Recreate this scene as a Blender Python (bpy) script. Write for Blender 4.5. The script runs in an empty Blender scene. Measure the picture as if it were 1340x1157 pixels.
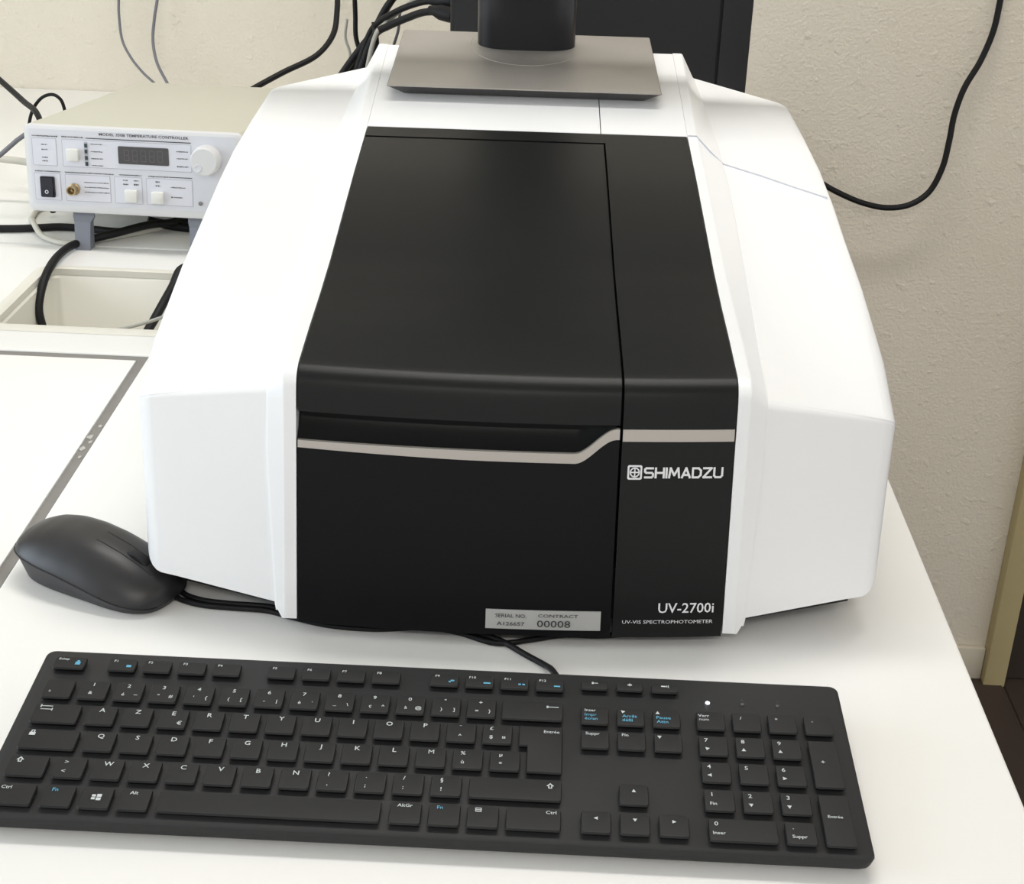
import bpy, bmesh, math, random
from mathutils import Vector, Matrix
random.seed(7)
SC = bpy.context.scene
COL = SC.collection

# ------------------------------------------------------------------ camera
cam_d = bpy.data.cameras.new('camera')
cam_d.sensor_width = 36.0
cam_d.lens = 1901.05 * 36.0 / 1340.0
cam_d.clip_start = 0.02
cam_d.clip_end = 60
cam = bpy.data.objects.new('camera', cam_d)
COL.objects.link(cam)
_pitch, _roll, _yaw = 0.4512, 0.0318, -0.0299
_f = Vector((math.sin(_yaw)*math.cos(_pitch), math.cos(_yaw)*math.cos(_pitch), -math.sin(_pitch)))
_r0 = Vector((math.cos(_yaw), -math.sin(_yaw), 0))
_u0 = _r0.cross(_f)
_r = _r0*math.cos(_roll) + _u0*math.sin(_roll)
_u = -_r0*math.sin(_roll) + _u0*math.cos(_roll)
M = Matrix((( _r.x, _u.x, -_f.x, 0.0), (_r.y, _u.y, -_f.y, 0.0), (_r.z, _u.z, -_f.z, 0.4923), (0, 0, 0, 1)))
cam.matrix_world = M
SC.camera = cam

# ------------------------------------------------------------------ world, lights, exposure
SC.view_settings.view_transform = 'Standard'
SC.view_settings.look = 'None'
SC.view_settings.gamma = 1.0
SC.view_settings.use_curve_mapping = False
SC.view_settings.exposure = 0.0
w = bpy.data.worlds.new('room_daylight')
w.use_nodes = True
w.node_tree.nodes['Background'].inputs[0].default_value = (1.0, 0.98, 0.96, 1)
w.node_tree.nodes['Background'].inputs[1].default_value = 0.98
SC.world = w

def area_light(name, loc, target, sx, sy, power, color):
    d = bpy.data.lights.new(name, 'AREA')
    d.shape = 'RECTANGLE'; d.size = sx; d.size_y = sy; d.energy = power; d.color = color
    o = bpy.data.objects.new(name, d); COL.objects.link(o)
    o.location = loc
    o.rotation_euler = (Vector(target) - Vector(loc)).to_track_quat('-Z', 'Y').to_euler()
    return o
# daylight through the window of the left wall
area_light('window_daylight', (-2.52, 0.35, 0.75), (0.0, 0.55, 0.25), 2.0, 1.3, 34, (0.74, 0.87, 1.0))

# ------------------------------------------------------------------ helpers
def lin(c):
    c = c/255.0
    return c/12.92 if c <= 0.04045 else ((c+0.055)/1.055)**2.4
def rgb(r, g, b): return (lin(r), lin(g), lin(b), 1.0)

def mat(name, col, rough=0.5, metal=0.0, var=0.0, vscale=20.0, bump=0.0, bscale=400.0, emit=None, spec=0.5, coat=0.0, trans=0.0):
    m = bpy.data.materials.new(name); m.use_nodes = True
    nt = m.node_tree; b = nt.nodes['Principled BSDF']
    b.inputs['Base Color'].default_value = col
    b.inputs['Roughness'].default_value = rough
    b.inputs['Metallic'].default_value = metal
    b.inputs['Specular IOR Level'].default_value = spec
    b.inputs['Coat Weight'].default_value = coat
    b.inputs['Transmission Weight'].default_value = trans
    tc = nt.nodes.new('ShaderNodeTexCoord')
    if var:
        n = nt.nodes.new('ShaderNodeTexNoise'); n.inputs['Scale'].default_value = vscale; n.inputs['Detail'].default_value = 4
        nt.links.new(tc.outputs['Object'], n.inputs['Vector'])
        mx = nt.nodes.new('ShaderNodeMix'); mx.data_type = 'RGBA'
        mx.inputs['A'].default_value = tuple(max(0, x*(1-var)) for x in col[:3]) + (1,)
        mx.inputs['B'].default_value = tuple(min(1, x*(1+var)) for x in col[:3]) + (1,)
        nt.links.new(n.outputs['Fac'], mx.inputs['Factor'])
        nt.links.new(mx.outputs['Result'], b.inputs['Base Color'])
    if bump:
        n2 = nt.nodes.new('ShaderNodeTexNoise'); n2.inputs['Scale'].default_value = bscale; n2.inputs['Detail'].default_value = 2
        nt.links.new(tc.outputs['Object'], n2.inputs['Vector'])
        bp = nt.nodes.new('ShaderNodeBump'); bp.inputs['Strength'].default_value = bump; bp.inputs['Distance'].default_value = 0.0005
        nt.links.new(n2.outputs['Fac'], bp.inputs['Height'])
        nt.links.new(bp.outputs['Normal'], b.inputs['Normal'])
    if emit:
        b.inputs['Emission Color'].default_value = emit[0]
        b.inputs['Emission Strength'].default_value = emit[1]
    return m

def wall_mat():
    m = mat('painted_woodchip_wall', rgb(222, 213, 194), 0.85, spec=0.2)
    nt = m.node_tree; b = nt.nodes['Principled BSDF']
    tc = [n for n in nt.nodes if n.type == 'TEX_COORD'][0]
    n = nt.nodes.new('ShaderNodeTexNoise'); n.inputs['Scale'].default_value = 46; n.inputs['Detail'].default_value = 3
    nt.links.new(tc.outputs['Object'], n.inputs['Vector'])
    rp = nt.nodes.new('ShaderNodeValToRGB'); rp.color_ramp.elements[0].position = 0.60; rp.color_ramp.elements[1].position = 0.76
    nt.links.new(n.outputs['Fac'], rp.inputs['Fac'])
    n3 = nt.nodes.new('ShaderNodeTexNoise'); n3.inputs['Scale'].default_value = 230; n3.inputs['Detail'].default_value = 2
    nt.links.new(tc.outputs['Object'], n3.inputs['Vector'])
    ad = nt.nodes.new('ShaderNodeMath'); ad.operation = 'MULTIPLY_ADD'; ad.inputs[1].default_value = 0.98
    nt.links.new(n3.outputs['Fac'], ad.inputs[0]); nt.links.new(rp.outputs['Color'], ad.inputs[2])
    bp = nt.nodes.new('ShaderNodeBump'); bp.inputs['Strength'].default_value = 0.42; bp.inputs['Distance'].default_value = 0.003
    nt.links.new(ad.outputs[0], bp.inputs['Height']); nt.links.new(bp.outputs['Normal'], b.inputs['Normal'])
    n2 = nt.nodes.new('ShaderNodeTexNoise'); n2.inputs['Scale'].default_value = 5; n2.inputs['Detail'].default_value = 5
    nt.links.new(tc.outputs['Object'], n2.inputs['Vector'])
    mx = nt.nodes.new('ShaderNodeMix'); mx.data_type = 'RGBA'
    mx.inputs['A'].default_value = rgb(218, 209, 193); mx.inputs['B'].default_value = rgb(228, 221, 207)
    nt.links.new(n2.outputs['Fac'], mx.inputs['Factor']); nt.links.new(mx.outputs['Result'], b.inputs['Base Color'])
    return m

MT = dict(
    wall=wall_mat(),
    ceiling=mat('ceiling_paint', rgb(236, 234, 228), 0.9, var=0.02),
    floor=mat('dark_floor_joint', rgb(70, 60, 52), 0.7, var=0.15),
    tile=mat('dark_brown_tile', rgb(58, 47, 41), 0.55, var=0.25, vscale=9),
    trim=mat('yellowed_trim_paint', rgb(190, 176, 132), 0.6, var=0.06, vscale=12),
    skirt=mat('skirting_paint', rgb(205, 197, 180), 0.7, var=0.04),
    door=mat('dark_door_paint', rgb(52, 43, 38), 0.5, var=0.12),
    top=mat('white_laminate', rgb(238, 237, 234), 0.42, var=0.012, vscale=7, bump=0.05, bscale=900),
    top2=mat('white_laminate_worn', rgb(238, 237, 233), 0.45, var=0.02, vscale=5, bump=0.05, bscale=900),
    strip=mat('grey_edge_strip', rgb(132, 129, 125), 0.6, var=0.12, vscale=60),
    fleck=mat('sealant_fleck', rgb(186, 184, 178), 0.6, var=0.05),
    trough=mat('cream_trough_plastic', rgb(226, 223, 212), 0.45, var=0.03, vscale=14),
    cab=mat('bench_panel', rgb(215, 214, 210), 0.6, var=0.02),
    white=mat('white_instrument_plastic', rgb(238, 239, 240), 0.38, var=0.008, vscale=30, bump=0.06, bscale=1400),
    black=mat('black_instrument_plastic', rgb(22, 23, 23), 0.38, spec=0.21, var=0.08, vscale=25, bump=0.10, bscale=1300),
    lower=mat('black_plastic_shaded_front', rgb(16, 16, 19), 0.42, spec=0.14, var=0.08, vscale=25, bump=0.08, bscale=1300),  # same plastic as the lid; the front's shade is put into this darker base
    core=mat('black_chassis', rgb(10, 10, 11), 0.7, var=0.1),
    silver=mat('silver_trim', rgb(180, 174, 167), 0.42, metal=0.3, var=0.02),
    print_w=mat('white_print', rgb(228, 228, 230), 0.5, var=0.01),
    label=mat('silver_label', rgb(178, 178, 176), 0.45, metal=0.1, var=0.03, vscale=60),
    print_d=mat('dark_print', rgb(52, 52, 56), 0.6, var=0.02),
    seam=mat('seam_shadow_gap', rgb(196, 196, 204), 0.8, var=0.02),
    stand=mat('grey_stand_plate', rgb(160, 155, 149), 0.45, metal=0.3, var=0.10, vscale=16, bump=0.08, bscale=1500),
    standedge=mat('dark_stand_edge', rgb(52, 50, 49), 0.35, metal=0.3, var=0.05),
    column=mat('black_gloss_column', rgb(24, 25, 29), 0.28, var=0.05),
    tower=mat('black_computer_case', rgb(22, 21, 24), 0.6, var=0.1, vscale=8),
    cable=mat('black_cable_rubber', rgb(17, 17, 19), 0.55, spec=0.3, var=0.1),
    gcable=mat('grey_cable', rgb(110, 110, 116), 0.5, var=0.05),
    lgcable=mat('pale_grey_cable', rgb(170, 168, 160), 0.5, var=0.05),
    ccable=mat('cream_cable', rgb(205, 202, 190), 0.5, var=0.04),
    ctop=mat('beige_case_paint', rgb(198, 196, 181), 0.5, var=0.015, vscale=18),
    cfront=mat('pale_grey_front', rgb(213, 214, 220), 0.5, var=0.01),
    cbezel=mat('grey_bezel', rgb(215, 215, 216), 0.5, var=0.01),
    cpanel=mat('panel_field', rgb(216, 217, 225), 0.5, var=0.01),
    cline=mat('panel_outline', rgb(180, 182, 192), 0.6, var=0.01),
    display=mat('dark_display_window', rgb(72, 70, 72), 0.3, var=0.05),
    digit=mat('unlit_digit', rgb(96, 93, 93), 0.5, var=0.02),
    button=mat('white_button', rgb(226, 226, 220), 0.35, var=0.01),
    rocker=mat('black_rocker', rgb(22, 24, 36), 0.35, var=0.05),
    brass=mat('brass_connector', rgb(170, 150, 115), 0.35, metal=0.8, var=0.05),
    foot=mat('grey_foot_plastic', rgb(128, 132, 142), 0.5, var=0.03),
    led=mat('green_black_indicator', rgb(40, 62, 66), 0.5, var=0.1),
    screw=mat('steel_screw', rgb(140, 138, 138), 0.4, metal=0.7, var=0.05),
    kbody=mat('keyboard_case', rgb(43, 43, 44), 0.55, spec=0.27, var=0.06, vscale=40, bump=0.12, bscale=1600),
    key=mat('keyboard_key', rgb(30, 30, 31), 0.5, spec=0.25, var=0.05, vscale=60, bump=0.08, bscale=1800),
    legend=mat('key_print_white', rgb(196, 202, 204), 0.5, var=0.01),
    legendb=mat('key_print_blue', rgb(84, 164, 196), 0.5, var=0.01),
    lamp=mat('lit_indicator', rgb(240, 240, 255), 0.4, emit=((0.85, 0.85, 1, 1), 3.0)),
    lampoff=mat('unlit_indicator', rgb(62, 62, 64), 0.4, var=0.02),
    mouse=mat('mouse_top_plastic', rgb(40, 39, 41), 0.38, var=0.06, vscale=40, bump=0.08, bscale=1500),
    mouseb=mat('mouse_side_plastic', rgb(58, 57, 60), 0.5, var=0.05, vscale=40, bump=0.08, bscale=1500),
    rubber=mat('wheel_rubber', rgb(20, 20, 21), 0.7, var=0.1),
    metal=mat('white_lamp_housing', rgb(230, 230, 228), 0.5, var=0.01),
    diffuser=mat('lamp_diffuser', rgb(250, 248, 240), 0.5, emit=((1, 0.97, 0.9, 1), 4.0)),
    glass=mat('window_glass', (0.9, 0.95, 1, 1), 0.02, var=0.01, trans=1.0),
    frame=mat('window_frame_paint', rgb(232, 232, 230), 0.5, var=0.01),
)

def new_mesh(name, verts, faces, m=None, smooth=None):
    me = bpy.data.meshes.new(name)
    me.from_pydata([tuple(v) for v in verts], [], faces)
    bm = bmesh.new(); bm.from_mesh(me)
    bmesh.ops.recalc_face_normals(bm, faces=bm.faces)
    bm.to_mesh(me); bm.free()
    if m: me.materials.append(MT[m])
    if smooth is not None:
        for p in me.polygons: p.use_smooth = True
        me.set_sharp_from_angle(angle=math.radians(smooth))
    return me

def link(name, me, parent=None, loc=(0, 0, 0), rot=(0, 0, 0)):
    o = bpy.data.objects.new(name, me); COL.objects.link(o)
    o.location = loc; o.rotation_euler = rot
    if parent is not None: o.parent = parent
    return o

def obj(name, verts, faces, m, parent=None, smooth=None, loc=(0, 0, 0), rot=(0, 0, 0)):
    return link(name, new_mesh(name, verts, faces, m, smooth), parent, loc, rot)

def thing(name, label, cat, loc=(0, 0, 0), rot=(0, 0, 0), group=None):
    o = bpy.data.objects.new(name, None); COL.objects.link(o)
    o.empty_display_size = 0.05
    o.location = loc; o.rotation_euler = rot
    return tag(o, label, cat, group)
def tag(o, label, cat, group=None):
    o['label'] = label; o['category'] = cat
    if group: o['group'] = group
    return o
def struct(o, label=None, cat=None):
    o['kind'] = 'structure'
    if label: o['label'] = label
    if cat: o['category'] = cat
    return o

def box_vf(x0, x1, y0, y1, z0, z1):
    v = [(x0, y0, z0), (x1, y0, z0), (x1, y1, z0), (x0, y1, z0), (x0, y0, z1), (x1, y0, z1), (x1, y1, z1), (x0, y1, z1)]
    f = [(0, 3, 2, 1), (4, 5, 6, 7), (0, 1, 5, 4), (1, 2, 6, 5), (2, 3, 7, 6), (3, 0, 4, 7)]
    return v, f
def box_mesh(name, x0, x1, y0, y1, z0, z1, m, bevel=0.0, seg=2):
    v, f = box_vf(x0, x1, y0, y1, z0, z1)
    me = new_mesh(name, v, f, m)
    if bevel:
        bm = bmesh.new(); bm.from_mesh(me)
        bmesh.ops.bevel(bm, geom=bm.edges[:], offset=bevel, segments=seg, profile=0.5, affect='EDGES')
        bm.to_mesh(me); bm.free()
        for p in me.polygons: p.use_smooth = True
        me.set_sharp_from_angle(angle=math.radians(40))
    return me
def box(name, x0, x1, y0, y1, z0, z1, m, parent=None, bevel=0.0, seg=2, loc=(0, 0, 0), rot=(0, 0, 0)):
    return link(name, box_mesh(name, x0, x1, y0, y1, z0, z1, m, bevel, seg), parent, loc, rot)

def loft_vf(cols, closed=True, caps=True, base=0):
    """cols: list of columns, each a list of points of equal count"""
    n = len(cols[0]); V = [p for c in cols for p in c]; F = []
    for i in range(len(cols)-1):
        for j in range(n if closed else n-1):
            k = (j+1) % n
            F.append((base+i*n+j, base+(i+1)*n+j, base+(i+1)*n+k, base+i*n+k))
    if caps and closed:
        F.append(tuple(base+j for j in range(n)))
        F.append(tuple(base+(len(cols)-1)*n+j for j in reversed(range(n))))
    return V, F
def loft(name, cols, m, parent=None, smooth=35, closed=True, caps=True, **k):
    V, F = loft_vf(cols, closed, caps)
    return obj(name, V, F, m, parent, smooth, **k)

def catmull(P, sub=6):
    """smooth curve through the points, tangents by chord length so that uneven spacing does not kink"""
    P = [Vector(p) for p in P]; n = len(P)
    T = [0.0]
    for i in range(n-1): T.append(T[-1] + max(1e-6, (P[i+1]-P[i]).length**0.5))
    tan = []
    for i in range(n):
        if i == 0: tan.append((P[1]-P[0])/(T[1]-T[0]))
        elif i == n-1: tan.append((P[-1]-P[-2])/(T[-1]-T[-2]))
        else:
            h0, h1 = T[i]-T[i-1], T[i+1]-T[i]
            d0, d1 = (P[i]-P[i-1])/h0, (P[i+1]-P[i])/h1
            tan.append((d0*h1 + d1*h0)/(h0+h1))
    out = []
    for i in range(n-1):
        h = T[i+1]-T[i]
        for k in range(sub):
            t = k/sub; t2 = t*t; t3 = t2*t
            out.append(P[i]*(2*t3-3*t2+1) + tan[i]*h*(t3-2*t2+t) + P[i+1]*(3*t2-2*t3) + tan[i+1]*h*(t3-t2))
    out.append(P[-1]); return out
def tube_vf(P, r, seg=10, sub=6, base=0, radii=None):
    Q = catmull(P, sub) if sub > 1 else [Vector(p) for p in P]
    cols = []; up = None
    for i, q in enumerate(Q):
        d = (Q[min(i+1, len(Q)-1)] - Q[max(i-1, 0)])
        d = d.normalized() if d.length > 1e-9 else Vector((0, 0, 1))
        if up is None:
            up = Vector((0, 0, 1)) if abs(d.z) < 0.9 else Vector((1, 0, 0))
        a = d.cross(up)
        if a.length < 1e-6: a = d.cross(Vector((1, 0, 0)))
        a.normalize(); up = a.cross(d).normalized()
        rr = r if radii is None else radii(i/(len(Q)-1))
        cols.append([q + a*math.cos(2*math.pi*k/seg)*rr + up*math.sin(2*math.pi*k/seg)*rr for k in range(seg)])
    return loft_vf(cols, True, True, base)
def tube(name, P, r, m, parent=None, seg=10, sub=6, radii=None):
    V, F = tube_vf(P, r, seg, sub, 0, radii)
    return obj(name, V, F, m, parent, 60)

def lathe_vf(prof, seg=28):
    cols = []
    for k in range(seg):
        a = 2*math.pi*k/seg
        cols.append([(r*math.cos(a), r*math.sin(a), z) for r, z in prof])
    n = len(prof); V = [p for c in cols for p in c]; F = []
    for k in range(seg):
        k2 = (k+1) % seg
        for j in range(n-1):
            F.append((k*n+j, k2*n+j, k2*n+j+1, k*n+j+1))
    F.append(tuple(k*n for k in range(seg))); F.append(tuple(k*n+n-1 for k in range(seg)))
    return V, F
def lathe(name, prof, m, parent=None, seg=28, loc=(0, 0, 0), rot=(0, 0, 0)):
    V, F = lathe_vf(prof, seg)
    return obj(name, V, F, m, parent, 40, loc, rot)

_tc = {}
def text_vf(s, bold=0.0):
    """flat glyph mesh of a string: verts (x, y) centred on its own box, faces; height of a capital about 0.7"""
    key = (s, bold)
    if key in _tc: return _tc[key]
    c = bpy.data.curves.new('glyphs', 'FONT'); c.body = s; c.size = 1.0; c.resolution_u = 2; c.fill_mode = 'BOTH'; c.extrude = 0
    c.offset = bold
    o = bpy.data.objects.new('glyphs', c); COL.objects.link(o)
    dg = bpy.context.evaluated_depsgraph_get(); dg.update()
    me = bpy.data.meshes.new_from_object(o.evaluated_get(dg))
    V = [(v.co.x, v.co.y) for v in me.vertices]; F = [tuple(p.vertices) for p in me.polygons]
    bpy.data.objects.remove(o); bpy.data.curves.remove(c); bpy.data.meshes.remove(me)
    _tc[key] = (V, F); return V, F
def place_text(s, cx, cy, h, wscale=1.0, align='C', bold=0.0, width=None):
    """list of (x, y) verts, faces: capital height h; anchored left / centre / right on cx, baseline-centred on cy"""
    V, F = text_vf(s, bold)
    if not V: return [], []
    k = h/0.70
    xs = [v[0] for v in V]; x0, x1 = min(xs), max(xs)
    kx = k*wscale if width is None else width/(x1-x0)
    ax = {'L': x0, 'C': (x0+x1)/2, 'R': x1}[align]
    return [((x-ax)*kx+cx, (y-0.35)*k+cy) for x, y in V], F

def slab_from_polys(polys, z0, z1):
    idx = {}; V = []; F = []
    def vi(p, z):
        k = (round(p[0], 5), round(p[1], 5), z)
        if k not in idx: idx[k] = len(V); V.append((p[0], p[1], z))
        return idx[k]
    cnt = {}
    for P in polys:
        F.append(tuple(vi(p, z1) for p in P)); F.append(tuple(vi(p, z0) for p in reversed(P)))
        for i in range(len(P)):
            a, b = P[i], P[(i+1) % len(P)]
            k = frozenset(((round(a[0], 5), round(a[1], 5)), (round(b[0], 5), round(b[1], 5))))
            cnt.setdefault(k, []).append((a, b))
    for k, e in cnt.items():
        if len(e) == 1:
            a, b = e[0]; F.append((vi(a, z0), vi(b, z0), vi(b, z1), vi(a, z1)))
    return V, F
def rrect(x0, x1, y0, y1, r, n=4):
    P = []
    for cx, cy, a0 in ((x1-r, y1-r, 0), (x0+r, y1-r, 90), (x0+r, y0+r, 180), (x1-r, y0+r, 270)):
        for k in range(n+1):
            a = math.radians(a0 + 90*k/n); P.append((cx+r*math.cos(a), cy+r*math.sin(a)))
    return P
def interp(tab, x):
    if x <= tab[0][0]: return tab[0][1]
    for (a, b), (c, d) in zip(tab, tab[1:]):
        if x <= c: return b + (d-b)*(x-a)/(c-a)
    return tab[-1][1]

# ------------------------------------------------------------------ the room
FZ = -0.9655; WY = 2.155; CZ = 1.75
struct(box('floor', -2.7, 3.2, -2.6, WY+0.1, FZ-0.05, FZ-0.004, 'floor'))
floor = bpy.data.objects['floor']
tile_me = box_mesh('tile', 0.0, 0.396, 0.0, 0.396, -0.02, 0.0, 'tile', 0.0015, 1)
for i in range(4):
    for j in range(5):
        link('tile', tile_me, floor, (0.006+0.4*(i+1), WY-0.4*(j+1)+0.0, FZ))
struct(box('wall_back', -2.7, 3.2, WY, WY+0.1, FZ-0.05, CZ, 'wall'))
struct(box('ceiling', -2.7, 3.2, -2.6, WY+0.1, CZ, CZ+0.08, 'ceiling'))
# left wall with a window opening
WX = -2.6; wy0, wy1, wz0, wz1 = -0.75, 1.45, 0.05, 1.4
V, F = [], []
for (a, b, c, d) in ((-2.6, wy0, FZ-0.05, CZ), (wy1, WY, FZ-0.05, CZ), (wy0, wy1, FZ-0.05, wz0), (wy0, wy1, wz1, CZ)):
    v, f = box_vf(WX-0.1, WX, a, b, c, d); F += [tuple(i+len(V) for i in q) for q in f]; V += v
struct(obj('wall_left', V, F, 'wall'))
win = bpy.data.objects.new('window_1', None); COL.objects.link(win); struct(win); win.location = (WX-0.05, (wy0+wy1)/2, wz0)
hw_, hh_ = (wy1-wy0)/2, wz1-wz0
for (a, b, c, d) in ((-hw_, hw_, 0, 0.05), (-hw_, hw_, hh_-0.05, hh_), (-hw_, -hw_+0.05, 0.05, hh_-0.05), (hw_-0.05, hw_, 0.05, hh_-0.05), (-0.025, 0.025, 0.05, hh_-0.05)):
    box('window_frame', -0.03, 0.03, a, b, c, d, 'frame', win)
for a, b in ((-hw_+0.05, -0.025), (0.025, hw_-0.05)):
    box('pane', -0.004, 0.004, a, b, 0.05, hh_-0.05, 'glass', win)
struct(box('baseboard_back', 0.20, 0.769, WY-0.012, WY, FZ-0.004, FZ+0.062, 'skirt', bevel=0.003))
struct(box('trim_1', 0.769, 0.806, WY-0.03, WY, FZ-0.004, 1.15, 'trim', bevel=0.002))
d1 = struct(box('door_1', 0.807, 1.62, WY-0.008, WY, FZ+0.002, 1.14, 'door'))
lathe('door_handle', [(0.0, 0.0), (0.012, 0.0), (0.012, 0.03), (0.026, 0.035), (0.028, 0.05), (0.0, 0.055)], 'screw', d1, 20, (1.55, WY-0.008, 0.05), (math.pi/2, 0, 0))

def ceiling_light(x, y, power, label):
    t = thing('ceiling_light', label, 'lamp', (x, y, CZ))
    box('housing', -0.65, 0.65, -0.16, 0.16, -0.05, 0.0, 'metal', t, 0.004)
    box('diffuser', -0.62, 0.62, -0.13, 0.13, -0.056, -0.05, 'diffuser', t)
    d = bpy.data.lights.new('tube_light', 'AREA'); d.shape = 'RECTANGLE'; d.size = 1.22; d.size_y = 0.25; d.energy = power; d.color = (1.0, 0.975, 0.935)
    o = bpy.data.objects.new('tube_light', d); COL.objects.link(o); o.parent = t; o.location = (0, 0, -0.06)
ceiling_light(0.0, 1.37, 13.5, 'white fluorescent ceiling light above the white instrument')
ceiling_light(-0.1, -1.2, 13, 'white fluorescent ceiling light behind the photographer')  # unseen fill lamp, added to brighten the faces turned to the camera

# ------------------------------------------------------------------ the bench
def LX(y): return -0.3566 + (1.149-y)*0.0227
XR = 0.2545; XL = -1.35; Y0 = 0.12
L1 = LX(1.155)+0.004
polys = [
    [(LX(Y0)+0.004, Y0), (XR, Y0), (XR, 1.155), (-0.265, 1.155), (L1, 1.155)],
    [(XL, 1.155), (-0.515, 1.155), (-0.515, 1.207), (XL, 1.207)],
    [(-0.515, 1.155), (L1, 1.155), (L1, 1.207), (-0.515, 1.207)],
    [(L1, 1.155), (-0.265, 1.155), (-0.265, 1.207), (L1, 1.207)],
    [(-0.265, 1.155), (XR, 1.155), (XR, 1.207), (-0.265, 1.207)],
    [(XL, 1.207), (-0.515, 1.207), (-0.515, 1.368), (XL, 1.368)],
    [(-0.265, 1.207), (XR, 1.207), (XR, 1.368), (-0.265, 1.368)],
    [(XL, 1.368), (-0.515, 1.368), (-0.515, 1.440), (XL, 1.440)],
    [(-0.515, 1.368), (-0.265, 1.368), (-0.265, 1.440), (-0.515, 1.440)],
    [(-0.265, 1.368), (XR, 1.368), (XR, 1.440), (-0.265, 1.440)],
]
bench = thing('lab_bench', 'white laminate lab bench carrying the instrument and the keyboard', 'bench', (0, 0, FZ))
V, F = slab_from_polys(polys, -0.032, 0.0)
wt = obj('worktop', [(x, y, z-FZ) for x, y, z in V], F, 'top', bench)
bm = bmesh.new(); bm.from_mesh(wt.data)
es = [e for e in bm.edges if len(e.link_faces) == 2 and abs(e.calc_face_angle(0)) > 1.2 and min(v.co.z for v in e.verts) > -FZ-0.001]
bmesh.ops.bevel(bm, geom=es, offset=0.0018, segments=2, profile=0.5, affect='EDGES'); bm.to_mesh(wt.data); bm.free()
box('end_panel', XR-0.06, XR-0.04, 0.30, 1.42, 0.0, -FZ-0.032, 'cab', bench)
box('end_panel', XL+0.04, XL+0.06, 0.30, 1.42, 0.0, -FZ-0.032, 'cab', bench)
box('back_panel', XL+0.06, XR-0.06, 1.40, 1.42, 0.0, -FZ-0.032, 'cab', bench)

rear = thing('rear_bench', 'white rear bench surface along the textured wall under the controller', 'bench', (0, 0, FZ))
box('worktop', XL, XR, 1.4432, WY-0.001, -FZ-0.032, -FZ, 'top2', rear, 0.0012)
box('end_panel', XR-0.06, XR-0.04, 1.46, WY-0.02, 0.0, -FZ-0.032, 'cab', rear)
box('end_panel', XL+0.04, XL+0.06, 1.46, WY-0.02, 0.0, -FZ-0.032, 'cab', rear)

side = thing('side_worktop', 'separate worn white worktop board with grey edging beside the mouse', 'worktop', (0, 0, FZ))
V, F = slab_from_polys([[(XL, Y0), (LX(Y0)-0.0042, Y0), (LX(1.1425)-0.0042, 1.1425), (XL, 1.1425)]], -0.032, 0.0003)
obj('board', [(x, y, z-FZ) for x, y, z in V], F, 'top2', side)
V, F = slab_from_polys([[(LX(Y0)-0.004, Y0), (LX(Y0)+0.0038, Y0), (LX(1.1548)+0.0038, 1.1548), (LX(1.1427)-0.004, 1.1427)]], -0.03, -0.0012)
obj('edge_strip', [(x, y, z-FZ) for x, y, z in V], F, 'strip', side)
V, F = slab_from_polys([[(XL, 1.1427), (LX(1.1427)-0.004, 1.1427), (LX(1.1548)+0.0038, 1.1548), (XL, 1.1548)]], -0.03, -0.0012)
obj('edge_strip', [(x, y, z-FZ) for x, y, z in V], F, 'strip', side)
for yy, ox, sz in ((1.012, .001, .0022), (.992, -.001, .0030), (.984, .0015, .0020), (.972, -.0012, .0026), (.958, .0008, .0016)):
    P = [(LX(yy)+ox+sz*random.uniform(.5, 1.0)*math.cos(a), yy+sz*1.6*random.uniform(.5, 1.1)*math.sin(a)) for a in [math.pi*2*k/7 for k in range(7)]]
    V, F = slab_from_polys([P], -0.0016, -0.0004)
    obj('sealant_fleck', [(x, y, z-FZ) for x, y, z in V], F, 'fleck', side)
box('leg', XL+0.03, XL+0.07, Y0+0.03, Y0+0.07, 0, -FZ-0.032, 'cab', side); box('leg', -0.42, -0.38, Y0+0.03, Y0+0.07, 0, -FZ-0.032, 'cab', side)
box('leg', XL+0.08, XL+0.12, 1.08, 1.12, 0, -FZ-0.032, 'cab', side); box('leg', -0.42, -0.38, 1.08, 1.12, 0, -FZ-0.032, 'cab', side)

# drain trough set in the bench
tr = thing('drain_trough', 'cream recessed drain trough let into the bench, cables hanging into it', 'sink', (-0.39, 1.2875, -0.13))
def ring(x0, x1, y0, y1, z, r=0.012): return [(x, y, z) for x, y in rrect(x0, x1, y0, y1, r, 4)]
hx, hy = 0.1245, 0.080
cols = [ring(-hx, hx, -hy, hy, 0.128), ring(-hx+0.006, hx-0.006, -hy+0.006, hy-0.006, 0.1225), ring(-hx+0.010, hx-0.028, -hy+0.018, hy-0.022, 0.006), ring(-hx+0.016, hx-0.034, -hy+0.024, hy-0.028, 0.0),
        ring(-hx+0.014, hx-0.032, -hy+0.022, hy-0.026, -0.003), ring(-hx+0.007, hx-0.025, -hy+0.015, hy-0.019, 0.004), ring(-hx+0.003, hx-0.003, -hy+0.003, hy-0.003, 0.121), ring(-hx, hx, -hy, hy, 0.1265)]
n = len(cols[0]); V, F = loft_vf(cols, True, False)
F.append(tuple(3*n+j for j in range(n))); F.append(tuple(4*n+j for j in range(n)))
obj('basin', V, F, 'trough', tr, 40)
o1 = [(x, y) for x, y in rrect(-hx-0.009, hx+0.009, -hy-0.009, hy+0.009, 0.018, 4)]
o2 = [(x, y) for x, y in rrect(-hx-0.001, hx+0.001, -hy-0.001, hy+0.001, 0.012, 4)]
o3 = [(x, y) for x, y in rrect(-hx+0.004, hx-0.004, -hy+0.004, hy-0.004, 0.011, 4)]
cols = [[(x, y, 0.1302) for x, y in o1], [(x, y, 0.1325) for x, y in o2], [(x, y, 0.1315) for x, y in o3], [(x, y, 0.125) for x, y in o3]]
V, F = loft_vf(cols, True, False)
obj('rim', V, F, 'trough', tr, 30)

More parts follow.
